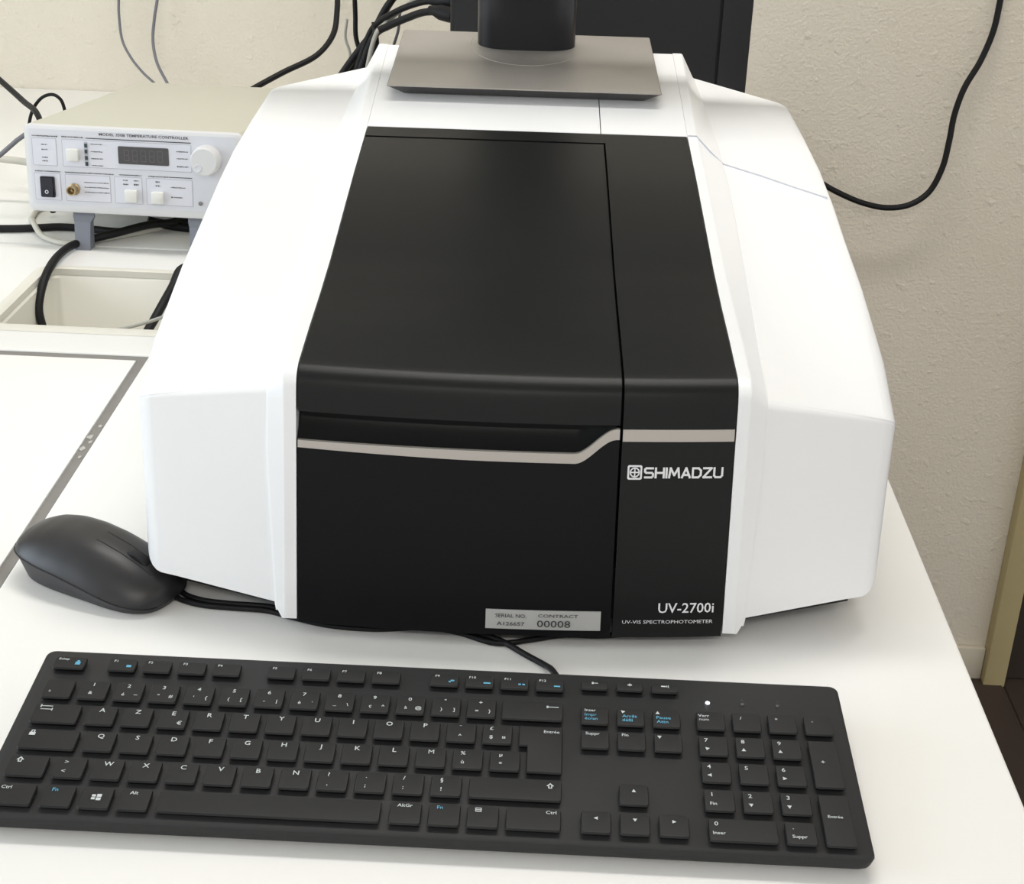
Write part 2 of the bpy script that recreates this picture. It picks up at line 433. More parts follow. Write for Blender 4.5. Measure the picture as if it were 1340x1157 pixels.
# ------------------------------------------------------------------ the white and black instrument
dev = thing('laboratory_instrument', 'large white and black benchtop spectrophotometer with black lid', 'instrument', (-0.0202, 0.737, 0), (0, 0, 0.0239))
CR = [(.0035, .010), (.025, .110), (.0315, .1425), (.0335, .150), (.0365, .1555), (.042, .1590), (.050, .1607), (.09, .1650), (.14, .1692), (.19, .1748), (.26, .186), (.33, .1968), (.42, .2088), (.5, .2235), (.6, .2400)]
FRONT = [(w_, v_) for v_, w_ in CR[:6]]
TOP = CR[5:]
def bow(u, v):
    k = 1.0 if v <= .05 else max(0.0, 1-(v-.05)/.12)
    return -.007*max(0.0, 1-(u/.1285)**2)*k
def front_v(u, w_): v = interp(FRONT, w_); return v + bow(u, v)
def top_w(v): return interp(TOP, v)
def crest_path(w0, v1):
    """points (v, w) along the crest profile from height w0 on the front to depth v1 on the top"""
    P = [(interp(FRONT, w0), w0)]
    P += [p for p in CR[:6] if p[1] > w0+0.001]
    P += [p for p in CR[6:] if p[0] < v1-0.002]
    P.append((v1, top_w(v1)))
    return P
def fillet(P):      # smooth the rounded nose with extra points
    out = []
    for i in range(len(P)-1):
        p0 = P[max(i-1, 0)]; p1 = P[i]; p2 = P[i+1]; p3 = P[min(i+2, len(P)-1)]
        sub = 3 if math.dist(p1, p2) < 0.03 else 2
        for k in range(sub):
            t = k/sub
            if sub == 3:
                q = [0.5*((2*p1[c]) + (p2[c]-p0[c])*t*(.6) + (3*p2[c]-3*p1[c])*0 + 0) for c in (0, 1)]
            out.append((p1[0]+(p2[0]-p1[0])*t, p1[1]+(p2[1]-p1[1])*t))
    out.append(P[-1]); return out
def inner(P, d):
    Q = []
    for i in range(len(P)):
        a = P[max(i-1, 0)]; b = P[min(i+1, len(P)-1)]
        tx, ty = b[0]-a[0], b[1]-a[1]; L = math.hypot(tx, ty)
        Q.append((P[i][0]+ty/L*d, P[i][1]-tx/L*d))
    return Q
def usteps(u0, u1, n): return [u0+(u1-u0)*i/n for i in range(n+1)]
def panel_cols(u0, u1, n, pathf, d):
    cols = []
    for u in usteps(u0, u1, n):
        P = pathf(u) if callable(pathf) else pathf
        Q = inner(P, d)
        cols.append([(u, v+bow(u, v), w_) for v, w_ in P] + [(u, v+bow(u, v), w_) for v, w_ in reversed(Q)])
    return cols
def panel(name, u0, u1, n, pathf, d, m, parent=dev, smooth=42):
    o = loft(name, panel_cols(u0, u1, n, pathf, d), m, parent, smooth)
    return o
# nose profile with finer rounding (Bezier through the nose)
def nose(P):
    out = []
    for i, p in enumerate(P):
        out.append(p)
    # refine using catmull over the rounding region
    Q = []
    for i in range(len(out)-1):
        p0 = out[max(i-1, 0)]; p1 = out[i]; p2 = out[i+1]; p3 = out[min(i+2, len(out)-1)]
        small = math.dist(p1, p2) < 0.016
        sub = 3 if small else (4 if math.dist(p1, p2) > 0.05 else 2)
        for k in range(sub):
            t = k/sub
            if math.dist(p0, p1) > 0.05 or math.dist(p2, p3) > 0.06 or not small:
                Q.append((p1[0]+(p2[0]-p1[0])*t, p1[1]+(p2[1]-p1[1])*t))
            else:
                Q.append(tuple(0.5*((2*p1[c]) + (p2[c]-p0[c])*t + (2*p0[c]-5*p1[c]+4*p2[c]-p3[c])*t*t + (3*p1[c]-p0[c]-3*p2[c]+p3[c])*t**3) for c in (0, 1)))
    Q.append(out[-1]); return Q

SEAM = 0.0612
lid_path = nose(crest_path(.1360, .3975))
panel('lid', -.1275, SEAM-.0008, 18, lid_path, .007, 'black')
# right black panel and the black strip across the top, one moulding
V, F = loft_vf(panel_cols(SEAM+.0008, .1277, 8, nose(crest_path(.008, .4195)), .007))
v2, f2 = loft_vf(panel_cols(-.1277, SEAM+.0008, 10, [(.4005, top_w(.4005)), (.4100, top_w(.41)), (.4195, top_w(.4195))], .007), base=len(V))
obj('side_panel', V+v2, F+f2, 'black', dev, 42)
def st(u):      # upper edge of the silver line under the grip
    t = min(1.0, max(0.0, (u-.0345)/(.0590-.0345))); t = t*t*(3-2*t)
    return .1190 + (.1338-.1190)*t
def lower_path(u):
    n = 6; w1 = st(u)-.0008
    return [(interp(FRONT, .008+(w1-.008)*i/n), .008+(w1-.008)*i/n) for i in range(n+1)]
us = usteps(-.1275, .031, 10) + usteps(.033, SEAM-.0008, 14)
cols = []
for u in us:
    P = lower_path(u); Q = [(v+.007, w_) for v, w_ in P]
    cols.append([(u, v+bow(u, v), w_) for v, w_ in P] + [(u, v+bow(u, v), w_) for v, w_ in reversed(Q)])
loft('front_panel', cols, 'lower', dev, 42)
# concave grip between lid and silver line
cols = []
for u in [x for x in us if x < .0585]:
    s_ = st(u); H = .1375-s_; dep = .013*min(1.0, H/.0185)
    fr = []
    for k in range(13):
        t = k/12
        w_ = s_-.0008+(H+.0008)*t
        dd = dep*(1-(1-t)**2.2)**0.8 if t < 1 else dep
        fr.append((u, front_v(u, w_)+dd, w_))
    cols.append(fr + [(u, p[1]+.003, p[2]) for p in reversed(fr)])
loft('grip_recess', cols, 'black', dev, 60)
# silver trim lines
def ribbon(name, pts_top, pts_bot, m):
    cols = []
    for (u, a), (_, b) in zip(pts_top, pts_bot):
        cols.append([(u, front_v(u, b)-.0005, b), (u, front_v(u, a)-.0005, a), (u, front_v(u, a)+.002, a), (u, front_v(u, b)+.002, b)])
    return loft(name, cols, m, dev, 30)
def th(u): return .0043 + .0014*min(1, max(0, (u+.128)/.10)) + .0004*min(1, max(0, (u-.03)/.03))
ribbon('trim_strip', [(u, st(u)) for u in us], [(u, st(u)-th(u)) for u in us], 'silver')
ur = usteps(SEAM+.001, .1275, 6)
ribbon('trim_strip', [(u, .1338) for u in ur], [(u, .1268) for u in ur], 'silver')
# dark chassis behind the panels
P = [(.030, .008), (.052, .12), (.06, .145)] + [(v, w_-.011) for v, w_ in CR[7:12]] + [(.43, top_w(.43)-.012), (.43, .008)]
loft('chassis', [[(u, v, w_) for v, w_ in P] for u in (-.1283, .1283)], 'core', dev, 30)
# white rear cover, split beside the stand
for a, b in ((-.1283, .0586), (.0594, .1283)):
    P = [(.4205, .15), (.4205, top_w(.4205)-.001), (.4215, top_w(.4215)), (.46, top_w(.46)), (.5, top_w(.5)), (.55, top_w(.55)), (.598, top_w(.598)), (.604, .236), (.604, .02), (.56, .02), (.45, .15)]
    loft('rear_cover', [[(u, v, w_) for v, w_ in P] for u in (a, b)], 'white', dev, 30)
# side shells
A = CR + [(.605, .236), (.605, .012)]
Cc = [(.1415, .0075, .013), (.1465, .0290, .108), (.1470, .0385, .1398), (.1470, .0393, .1425), (.1470, .0408, .1447), (.1472, .0435, .1463), (.1475, .0510, .1475), (.1495, .107, .1528), (.151, .16, .1615), (.152, .2123, .1706), (.153, .27, .181), (.1535, .34, .1936), (.153, .42, .2035), (.1515, .51, .2115), (.150, .605, .2172), (.150, .611, .213), (.150, .611, .012)]
Ee = [(.0330, .0248), (.046, .095), (.0520, .1285), (.0522, .1297), (.0527, .1308), (.0536, .1317), (.0565, .1332), (.0985, .1512), (.14, .162), (.18, .171), (.24, .183), (.30, .194), (.36, .2020), (.44, .2072), (.535, .211), (.542, .207), (.545, .03)]
def refine(R):
    """three points per span over the nose, spline through the rows"""
    out = []
    for i in range(len(R)-1):
        p0 = R[max(i-1, 0)]; p1 = R[i]; p2 = R[i+1]; p3 = R[min(i+2, len(R)-1)]
        if 2 <= i <= 5:
            for k in range(3):
                t = k/3
                out.append(tuple(0.5*((2*p1[c]) + (p2[c]-p0[c])*t*(1 if i not in (2,) else 0) + (p2[c]-p1[c])*(0 if i not in (2,) else 2)*t + ((2*p0[c]-5*p1[c]+4*p2[c]-p3[c])*t*t + (3*p1[c]-p0[c]-3*p2[c]+p3[c])*t**3)*(1 if i not in (2,) else 0)) for c in range(len(p1))))
        else:
            out.append(p1)
    out.append(R[-1]); return out
RA, RC, RE = refine(A), refine(Cc), refine(Ee)
NR = len(RA); NF = NR-10           # rows up to the nose
def shell(sgn):
    cols = []
    cols.append([(sgn*.1285, v, w_) for v, w_ in RA])
    cols.append([(sgn*.1352, v, w_) for v, w_ in RA])
    cols.append([(sgn*.1364, v+.0002, w_-.0002) for v, w_ in RA])
    cols.append([(sgn*.1374, v+.0010, w_-.0009) for v, w_ in RA])
    cols.append([(sgn*(u-.0012), v-.0010, w_+.0010) for u, v, w_ in RC])
    cols.append([(sgn*u, v, w_) for u, v, w_ in RC])
    RR = .010
    UO = [.2258, .2275] + [.2287]*(NF-1) + [.2272, .2262]
    UO += [.225]*(NR-len(UO))
    def wing(t, u=None, dv=0.0, dw=0.0, db=0.0):
        c = []
        for j, ((cu, cv, cw), (ev, ew)) in enumerate(zip(RC, RE)):
            v = cv+(ev-cv)*t; w_ = cw+(ew-cw)*t
            if j == 0: w_ = .0175+(.0240-.0175)*t+db; v = .0095+(.0330-.0095)*t
            if j <= NF: v += dv
            elif j == NF+1: v += dv*.5
            if 2 <= j < NR-1: w_ -= dw*(3.6 if j <= NF else 2.0 if j == NF+1 else 1.0)
            if j >= NR-3: v -= dv*.6
            c.append((sgn*(cu+(UO[j]-cu)*t if u is None else u+UO[j]-.225), v, w_))
        return c
    for t in (.014, .04, .2, .4, .6, .75): cols.append(wing(t))
    for k in range(6):
        th_ = math.pi/2*k/5
        u = .225-RR+RR*math.sin(th_)
        cols.append(wing((u-.149)/(.225-.149), u, RR*(1-math.cos(th_)), .0016*(1-math.cos(th_)), .011*(1-math.cos(th_))))
    o = loft('side_shell', cols, 'white', dev, 33)
    md = o.modifiers.new('weighted_normals', 'WEIGHTED_NORMAL'); md.keep_sharp = True; md.weight = 60
    return o
shL = shell(-1); shR = shell(1)
# fine joint running over the right shell
def wing_pt(u, v):
    i0 = [(c[1], c[0], c[2]) for c in Cc[6:15]]
    cu = interp([(a, b) for a, b, c in i0], v); cw = interp([(a, c) for a, b, c in i0], v)
    ew = interp(Ee[5:15], v)
    t = max(0.0, min(1.0, (u-cu)/(.2225-cu)))
    return cw+(ew-cw)*t
sp = [(.1290, .4203, top_w(.4203)), (.1360, .4203, top_w(.4203)), (.1445, .395, .2035), (.1532, .3775, wing_pt(.1532, .3775)), (.178, .352, wing_pt(.178, .352)), (.201, .327, wing_pt(.201, .327)), (.222, .305, wing_pt(.222, .305))]
cols = []
for u, v, w_ in sp:
    cols.append([(u, v-.0004, w_+.0009), (u, v+.0004, w_+.0009), (u, v+.0004, w_-.002), (u, v-.0004, w_-.002)])
loft('joint_line', cols, 'seam', dev, 30)
# base and feet
V, F = slab_from_polys([[(-.137, .017), (.137, .017), (.212, .045), (.212, .53), (-.212, .53), (-.212, .045)]], .0105, .045)
obj('base', V, F, 'core', dev)
for u, v in ((-.17, .075), (.17, .075), (-.17, .53), (.17, .53)):
    lathe('foot', [(.016, 0), (.018, .002), (.018, .0095), (.012, .0115)], 'rubber', dev, 20, (u, v, 0))
# lettering on the front
def front_print(name, VF, m, parent=dev, lift=.0007):
    V, F = VF
    return obj(name, [(x, front_v(x, z)-lift, z) for x, z in V], F, m, parent)
GL = {'S': [[(1, .98), (.15, .98), (0, .86), (0, .62), (.15, .5), (.85, .5), (1, .38), (1, .14), (.85, .02), (0, .02)]],
      'H': [[(0, 0), (0, 1)], [(1, 0), (1, 1)], [(0, .5), (1, .5)]], 'I': [[(0, 0), (0, 1)]],
      'M': [[(0, 0), (.12, 1), (.5, .25), (.88, 1), (1, 0)]], 'A': [[(0, 0), (.5, 1), (1, 0)], [(.2, .28), (.8, .28)]],
      'D': [[(0, .02), (0, .98), (.7, .98), (1, .74), (1, .26), (.7, .02), (0, .02)]], 'Z': [[(0, .98), (1, .98), (0, .02), (1, .02)]],
      'U': [[(0, 1), (0, .2), (.18, .02), (.82, .02), (1, .2), (1, 1)]]}
def strokes(word, x0, z0, width, h, tk):
    V, F = [], []
    units = [0.0 if c == 'I' else (1.25 if c == 'M' else 1.0) for c in word]; gap = .34
    k = width/(sum(units)+gap*(len(word)-1)); x = x0
    for c, un in zip(word, units):
        for L in GL[c]:
            P = [Vector((x+a*un*k, z0+b*h)) for a, b in L]
            for p, q in zip(P, P[1:]):
                d = (q-p).normalized()*tk*.5; n = Vector((-d.y, d.x)); i = len(V)
                e = d*.7
                V += [tuple(p-e-n), tuple(q+e-n), tuple(q+e+n), tuple(p-e+n)]; F.append((i, i+1, i+2, i+3))
        x += (un+gap)*k
    return V, F
front_print('brand_lettering', strokes('SHIMADZU', .0762, .1058, .0455, .0056, .00125), 'print_w')
# emblem: rounded square outline, ring and cross
V, F = [], []
ex, ez, eh = .0702, .1088, .0043
def addring(P, Q):
    b = len(V); V.extend(P); V.extend(Q); n = len(P)
    for j in range(n): F.append((b+j, b+(j+1) % n, b+n+(j+1) % n, b+n+j))
addring(rrect(ex-eh, ex+eh, ez-eh, ez+eh, .0011), rrect(ex-eh+.0011, ex+eh-.0011, ez-eh+.0011, ez+eh-.0011, .0006))
circ = lambda r: [(ex+r*math.cos(2*math.pi*k/20), ez+r*math.sin(2*math.pi*k/20)) for k in range(20)]
addring(circ(.0030), circ(.0022))
for a, b, c, d in ((-.0024, .0024, -.0004, .0004), (-.0004, .0004, .0004, .0024), (-.0004, .0004, -.0024, -.0004)):
    k = len(V); V += [(ex+a, ez+c), (ex+b, ez+c), (ex+b, ez+d), (ex+a, ez+d)]; F.append((k, k+1, k+2, k+3))
front_print('brand_emblem', (V, F), 'print_w')
front_print('model_lettering', place_text('UV-2700i', .1222, .0268, .0060, align='R', bold=.010, width=.0335), 'print_w')
front_print('caption_lettering', place_text('UV-VIS SPECTROPHOTOMETER', .1220, .0182, .0021, align='R', bold=0.0, width=.0545), 'print_w')
# serial label
lx0, lx1, lz0, lz1 = -.0143, .0545, .0125, .0242
cols = []
for u in usteps(lx0, lx1, 8):
    cols.append([(u, front_v(u, lz0)-.0006, lz0), (u, front_v(u, lz1)-.0006, lz1), (u, front_v(u, lz1)+.001, lz1), (u, front_v(u, lz0)+.001, lz0)])
lab = loft('serial_label', cols, 'label', dev, 30)
V, F = [], []
for s_, x, z, h, al, wd in (('SERIAL NO.', -.0085, .0209, .0022, 'L', .0185), ('A126657', -.0075, .0160, .0022, 'L', .0165), ('CONTRACT', .0170, .0214, .0019, 'L', .0240), ('00008', .0165, .0165, .0042, 'L', .0200)):
    v, f = place_text(s_, x, z, h, align=al, bold=.006, width=wd)
    F += [tuple(i+len(V) for i in q) for q in f]; V += v
front_print('print', (V, F), 'print_d', lab, .0011)

# ------------------------------------------------------------------ monitor stand on top of the instrument
TILT = math.atan(.165)
c_, s_ = math.cos(.0239), math.sin(.0239)
def devw(u, v, w_): return (-.0202+u*c_-v*s_, .737+u*s_+v*c_, w_)
stand = thing('computer_monitor', 'computer monitor with black column and grey metal base plate on the instrument', 'monitor', devw(-.0038, .4735, top_w(.4735)+.0006), (TILT, 0, .0239))
D = .1345
def prect(u0, u1, a0, a1, z, r=.002): return [(x, y, z) for x, y in rrect(u0, u1, a0, a1, r, 3)]
W1 = .1140
def plate(W, a0, a1, b, z): # trapezoid slightly narrower at the back
    P = rrect(-1, 1, 0, 1, .012, 3)
    return [(x*(W-.003*y)-b*(-x if abs(x) > .5 else 0)*0, a0+(a1-a0)*y, z) for x, y in P]
cols = [plate(W1-.0125, .0125, D-.012, 0, .0006), plate(W1-.0015, .0012, D-.001, 0, .0098), plate(W1, 0, D, 0, .0108)]
V, F = loft_vf(cols, True, True); obj('edge', V, F, 'standedge', stand, 25)
cols = [plate(W1-.0002, .0002, D-.0002, 0, .0107), plate(W1-.0006, .0006, D-.0006, 0, .0116), plate(W1-.0015, .0015, D-.0015, 0, .0118)]
V, F = loft_vf(cols, True, True); obj('base_plate', V, F, 'stand', stand, 25)
rp = []
for r_, z in ((.0492, .0117), (.0494, .0120), (.0496, .0117)):
    rp.append([(r_*math.cos(2*math.pi*k/64), .1045+r_*math.sin(2*math.pi*k/64)*1.02, z) for k in range(64)])
rp = [[p for p in c if True] for c in rp]
def clampb(c): return [(x, min(y, D-.003), z) for x, y, z in c]
V, F = loft_vf([clampb(c) for c in rp], True, False); obj('swivel_ring', V, F, 'silver', stand, 40)
cols = []
for z, k in ((.0118, 1.0), (.014, 1.0), (.24, 1.0), (.242, .97)):
    P = []
    for j in range(40):
        a = 2*math.pi*j/40
        x = .0432*math.copysign(abs(math.cos(a))**.62, math.cos(a)); y = .0175*math.copysign(abs(math.sin(a))**.9, math.sin(a))
        P.append((x*k, .1075+y*k, z))
    cols.append(P)
loft('column', cols, 'column', stand, 40)
scr = box('screen_housing', -.265, .265, .0, .026, .0, .32, 'column', stand, .004, loc=(0, .072, .128), rot=(-TILT, 0, 0))
box('screen', -.258, .258, -.0012, .0002, .008, .312, 'display', scr)

# ------------------------------------------------------------------ computer tower behind
tw = thing('computer_tower', 'black computer tower standing behind the instrument against the wall', 'computer', (0.033, 1.62, 0))
box('case', -.1635, .1630, 0.0, .19, .012, .40, 'tower', tw, .003)
box('side_cover', -.158, .128, -.0025, .0, .02, .392, 'tower', tw, .0008)
box('front_bezel', .131, .1628, -.004, .0, .014, .398, 'tower', tw, .0012)
for x in (-.13, .13):
    for y in (.03, .16): lathe('foot', [(.014, 0), (.016, .003), (.016, .012)], 'rubber', tw, 16, (x, y, 0))

# ------------------------------------------------------------------ temperature controller
CT = math.radians(5.5)
ctl = thing('temperature_controller', 'beige benchtop temperature controller with dark display, propped on grey feet', 'controller', (-.5474, 1.4272, .04), (-CT, 0, -.03))
CW, CH, CD = .2245, .0885, .375
case = []
def crect(i, y): return [(x, y, z) for x, z in rrect(i, CW-i, i, CH-i, .006, 4)]
loft('case', [crect(.0005, .006), crect(0, .008), crect(0, CD-.002), crect(.002, CD)], 'ctop', ctl, 30)
loft('front_bezel', [crect(.0035, .0), crect(.001, .0012), crect(0, .003), crect(0, .0068)], 'cbezel', ctl, 30)
def plate_c(name, x0, x1, z0, z1, m, y=-.0008, parent=ctl, r=.001):
    P = rrect(x0, x1, z0, z1, r, 2)
    return loft(name, [[(x, .0005, z) for x, z in P], [(x, y, z) for x, z in P]], m, parent, 30)
plate_c('front_plate', .006, CW-.006, .008, CH-.004, 'cfront', -.0004)
fields = [(.0085, .034, .0475, .0755), (.0395, .1725, .0475, .0755), (.0085, .036, .0125, .0400), (.0405, .0875, .0125, .0400), (.0915, .1205, .0125, .0400), (.1245, .1725, .0125, .0400)]
for a, b, c, d in fields:
    o = plate_c('field', a, b, c, d, 'cline', -.0006)
    plate_c('field_face', a+.0006, b-.0006, c+.0006, d-.0006, 'cpanel', -.0008, o, .0006)
V, F = [], []
def addt(s_, x, z, h, al='C', width=None, bold=.01):
    v, f = place_text(s_, x, z, h, align=al, width=width, bold=bold)
    F.extend([tuple(i+len(V) for i in q) for q in f]); V.extend(v)
addt('MODEL 350B TEMPERATURE CONTROLLER', .0787, .0818, .0026, 'L', .0915, .012)
obj('title_lettering', [(x, -.0012, z) for x, z in V], F, 'print_d', ctl)
V, F = [], []
def bar(x0, x1, z, h):
    k = len(V); V.extend([(x0, z-h/2), (x1, z-h/2), (x1, z+h/2), (x0, z+h/2)]); F.append((k, k+1, k+2, k+3))
bar(.065, .1725, .0772, .0008)
bar(.149, .1725, .0418, .0007)
rnd = random.Random(3)
def micro(x0, x1, z, h=.0013):      # illegibly small print
    x = x0
    while x < x1:
        l = rnd.uniform(.0006, .0014); bar(x, min(x+l, x1), z+rnd.uniform(-.0001, .0001), h*rnd.uniform(.6, 1)); x += l+.0005
for a, b, z in ((.0095, .036, .0775), (.040, .062, .0777), (.0100, .0365, .0420), (.041, .0915, .0419), (.097, .1205, .0419), (.1275, .149, .0418)): micro(a, b, z)
for z in (.0690, .0640, .0560, .0525): micro(.0185, .0245, z, .0012)
for z in (.0715, .0640, .0570, .0500): micro(.0695, .0815, z, .0011)
for z in (.0680, .0610, .0530): micro(.1575, .1690, z, .0013)
for z in (.0325, .0275, .0225): micro(.0605, .0860, z, .0011)
for x in (.101, .112): micro(x, x+.005, .0365, .0012); micro(x, x+.005, .0325, .0016)
micro(.1345, .139, .0365, .0013); micro(.1345, .139, .0325, .0016)
micro(.150, .165, .0315, .0013); micro(.150, .162, .0215, .0013)
obj('small_print', [(x, -.0012, z) for x, z in V], F, 'print_d', ctl)
o = plate_c('display', .0975, .1493, .0532, .0708, 'display', -.0016, ctl, .0012)
V, F = [], []
SEG = {'a': (.0006, .0050, .0110, .0118), 'd': (.0006, .0050, .0000, .0008), 'g': (.0006, .0050, .0055, .0063), 'f': (0, .0008, .0062, .0114), 'b': (.0048, .0056, .0062, .0114), 'e': (0, .0008, .0004, .0056), 'c': (.0048, .0056, .0004, .0056)}
for k in range(5):
    for a, b, c, d in SEG.values():
        i = len(V); x = .1035+k*.0086; z = .0561
        V += [(x+a, z+c), (x+b, z+c), (x+b, z+d), (x+a, z+d)]; F.append((i, i+1, i+2, i+3))
obj('digits', [(x, -.0019, z) for x, z in V], F, 'digit', o)
for x, z in ((.0512, .0602), (.1093, .0212), (.1366, .0208)):
    link('button', box_mesh('button', -.0062, .0062, -.0062, .0, -.0062, .0062, 'button', .0012), ctl, (x, -.0006, z))
o = plate_c('indicator_column', .0627, .0664, .0492, .0735, 'cline', -.0012)
for z in (.0700, .0640, .0575, .0515): box('indicator', .0634, .0658, -.0026, -.001, z-.0018, z+.0018, 'led', o)
o = plate_c('power_switch', .0150, .0298, .0157, .0368, 'rocker', -.0025, ctl, .001)
V = [(.0165, -.0025, .0170), (.0283, -.0025, .0170), (.0283, -.0052, .0170), (.0165, -.0052, .0170), (.0165, -.0025, .0262), (.0283, -.0025, .0262), (.0283, -.0030, .0262), (.0165, -.0030, .0262), (.0165, -.0025, .0356), (.0283, -.0025, .0356), (.0283, -.0040, .0356), (.0165, -.0040, .0356)]
obj('rocker', V, [(0, 1, 2, 3), (3, 2, 6, 7), (7, 6, 10, 11), (8, 9, 10, 11), (0, 3, 7, 4), (4, 7, 11, 8), (1, 2, 6, 5), (5, 6, 10, 9), (0, 1, 5, 4), (4, 5, 9, 8)], 'rocker', o)
V = [(.0219+r_*math.cos(a), 0, .0215+r_*math.sin(a)) for r_ in (.0019, .0012) for a in [2*math.pi*k/14 for k in range(14)]]
obj('mark', [(x, -.0047, z) for x, y, z in V], [(k, (k+1) % 14, 14+(k+1) % 14, 14+k) for k in range(14)], 'print_w', o)
lathe('signal_connector', [(.0060, 0), (.0060, .002), (.0048, .0025), (.0048, .011), (.0036, .011), (.0034, .004), (.0012, .004), (.001, .009), (0.0002, .009)], 'brass', ctl, 20, (.0497, -.0004, .0250), (math.pi/2, 0, 0))
kn = lathe('knob', [(.0150, 0), (.0152, .003), (.0142, .0125), (.0128, .0138), (.0002, .0138)], 'cbezel', ctl, 32, (.1885, -.0004, .0612), (math.pi/2, 0, 0))
lathe('finger_dimple', [(.0040, 0), (.0036, .0008), (.0020, .0003), (.0002, .0001)], 'cfront', kn, 18, (-.006, -.0065, .0138))
lathe('screw', [(.0022, 0), (.0022, .0010), (.0006, .0014)], 'screw', ctl, 14, (.1800, -.0004, .0164), (math.pi/2, 0, 0))
lathe('screw', [(.0022, 0), (.0022, .0010), (.0006, .0014)], 'screw', ctl, 14, (.2120, -.0004, .0164), (math.pi/2, 0, 0))
def foot_c(x):
    # propping leg: wide hinge block under the case, leg standing upright on the bench
    V, F = [], []
    prof = [((-.0105, .0115), .0135, .0150, .0000), ((-.0105, .0115), .0120, .0160, -.006), ((-.0085, .0085), .0090, .0185, -.011), ((-.0080, .0080), .0062, .0190, -.030), ((-.0080, .0080), .0048, .0185, -.0408)]
    cols = []
    for (a, b), y0, y1, z in prof:
        cols.append([(x+a, y0, z), (x+b, y0, z), (x+b, y1, z), (x+a, y1, z)])
    return loft('foot', cols, 'foot', ctl, 20)
foot_c(.0520); foot_c(.1730)
for x in (.035, .19): lathe('rear_foot', [(.008, 0), (.008, -.0030), (.006, -.0042)], 'rubber', ctl, 14, (x, CD-.03, 0))

# ------------------------------------------------------------------ keyboard
KT = math.atan(.012/.127)
kb = thing('computer_keyboard', 'black wired full-size computer keyboard in front of the instrument', 'keyboard', (-.0558, .6122, .0), (KT, 0, .0049))
KZ = .018
def kring(i, z, zb=None):
    P = rrect(-.221+i, .221-i, -.0635+i, .0635-i, .005-i*.5, 4)
    return [(x, y, (z if zb is None else zb(y))) for x, y in P]
zbot = lambda y: .0015 - y*.0945
cols = [kring(.004, 0, zbot), kring(.0015, 0, lambda y: zbot(y)+.003), kring(.0006, KZ-.005), kring(0, KZ-.0022), kring(.0005, KZ-.0006), kring(.0016, KZ)]
loft('case', cols, 'kbody', kb, 30)
for x in (-.19, .19):
    box('flip_foot', x-.012, x+.012, .050, .056, zbot(.053)-.0012, zbot(.053)+.002, 'kbody', kb)

def key_mesh(x0, x1, y0, y1, notch=None):
    h = .0036
    if notch is None:
        def rr(e, ef, z, r): return [(x, y, z) for x, y in rrect(x0-e, x1+e, y0-ef, y1+e*.6, r, 2)]
    else:
        nx, ny = notch
        def rr(e, ef, z, r):
            return [(x0-e, ny-ef, z), (nx-e, ny-ef, z), (nx-e, y0-ef, z), (x1+e, y0-ef, z), (x1+e, y1+e*.6, z), (x0-e, y1+e*.6, z)]
    cols = [rr(-.0002, -.0010, KZ-.0002, .001), rr(.0004, .0008, KZ+h-.0010, .0012), rr(.0, .0002, KZ+h-.0002, .0012), rr(-.0006, -.0006, KZ+h, .001)]
    cols[-1] = [(x, y, KZ+h-.00015) for x, y, z in cols[-1]]
    V, F = loft_vf(cols, True, True)
    return V, F
kmesh_cache = {}
def key(x0, x1, y0, y1, legends=(), notch=None):
    cx, cy = (x0+x1)/2, (y0+y1)/2
    k = (round(x1-x0, 4), round(y1-y0, 4), notch is not None)
    if k not in kmesh_cache:
        nn = None if notch is None else (notch[0]-cx, notch[1]-cy)
        V, F = key_mesh(x0-cx, x1-cx, y0-cy, y1-cy, nn)
        kmesh_cache[k] = new_mesh('key', V, F, 'key', 35)
    o = link('key', kmesh_cache[k], kb, (cx, cy, 0))
    for mname in ('legend', 'legendb'):
        V, F = [], []
        for L in legends:
            if L[0] != mname: continue
            if isinstance(L[1], str):
                v, f = place_text(L[1], L[2]*1e-3, L[3]*1e-3, L[4]*1e-3, 1.1, L[5] if len(L) > 5 else 'C', 0.0 if 'm' in L[1].lower() else .012)
            else:
                v, f = L[1]
            F += [tuple(i+len(V) for i in q) for q in f]; V += [tuple(p) for p in v]
        if V: obj('legend', [(x, y, KZ+.0036+.00012) for x, y in V], F, mname, o)
    return o
def arrow(cx, cy, dx, dy, s=1.3):
    s *= 1e-3; cx *= 1e-3; cy *= 1e-3
    return ([(cx+dx*s, cy+dy*s), (cx-dx*s*.7-dy*s*.9, cy-dy*s*.7+dx*s*.9), (cx-dx*s*.7+dy*s*.9, cy-dy*s*.7-dx*s*.9)], [(0, 1, 2)])
def rects(R): 
    V, F = [], []
    for a, b, c, d in R:
        k = len(V); V += [(a*1e-3, c*1e-3), (b*1e-3, c*1e-3), (b*1e-3, d*1e-3), (a*1e-3, d*1e-3)]; F.append((k, k+1, k+2, k+3))
    return V, F
L_ = 'legend'; B_ = 'legendb'
U = .01905; KW = .0149
ROW = {'f': (.0450, .0537), 'n': (.0210, .0345), 'q': (.0015, .0150), 'a': (-.0180, -.0045), 'z': (-.0377, -.0242), 'b': (-.0574, -.0439)}
def letter(c): return [(L_, c, 0, 3.6, 2.9)]
X0 = -.2110
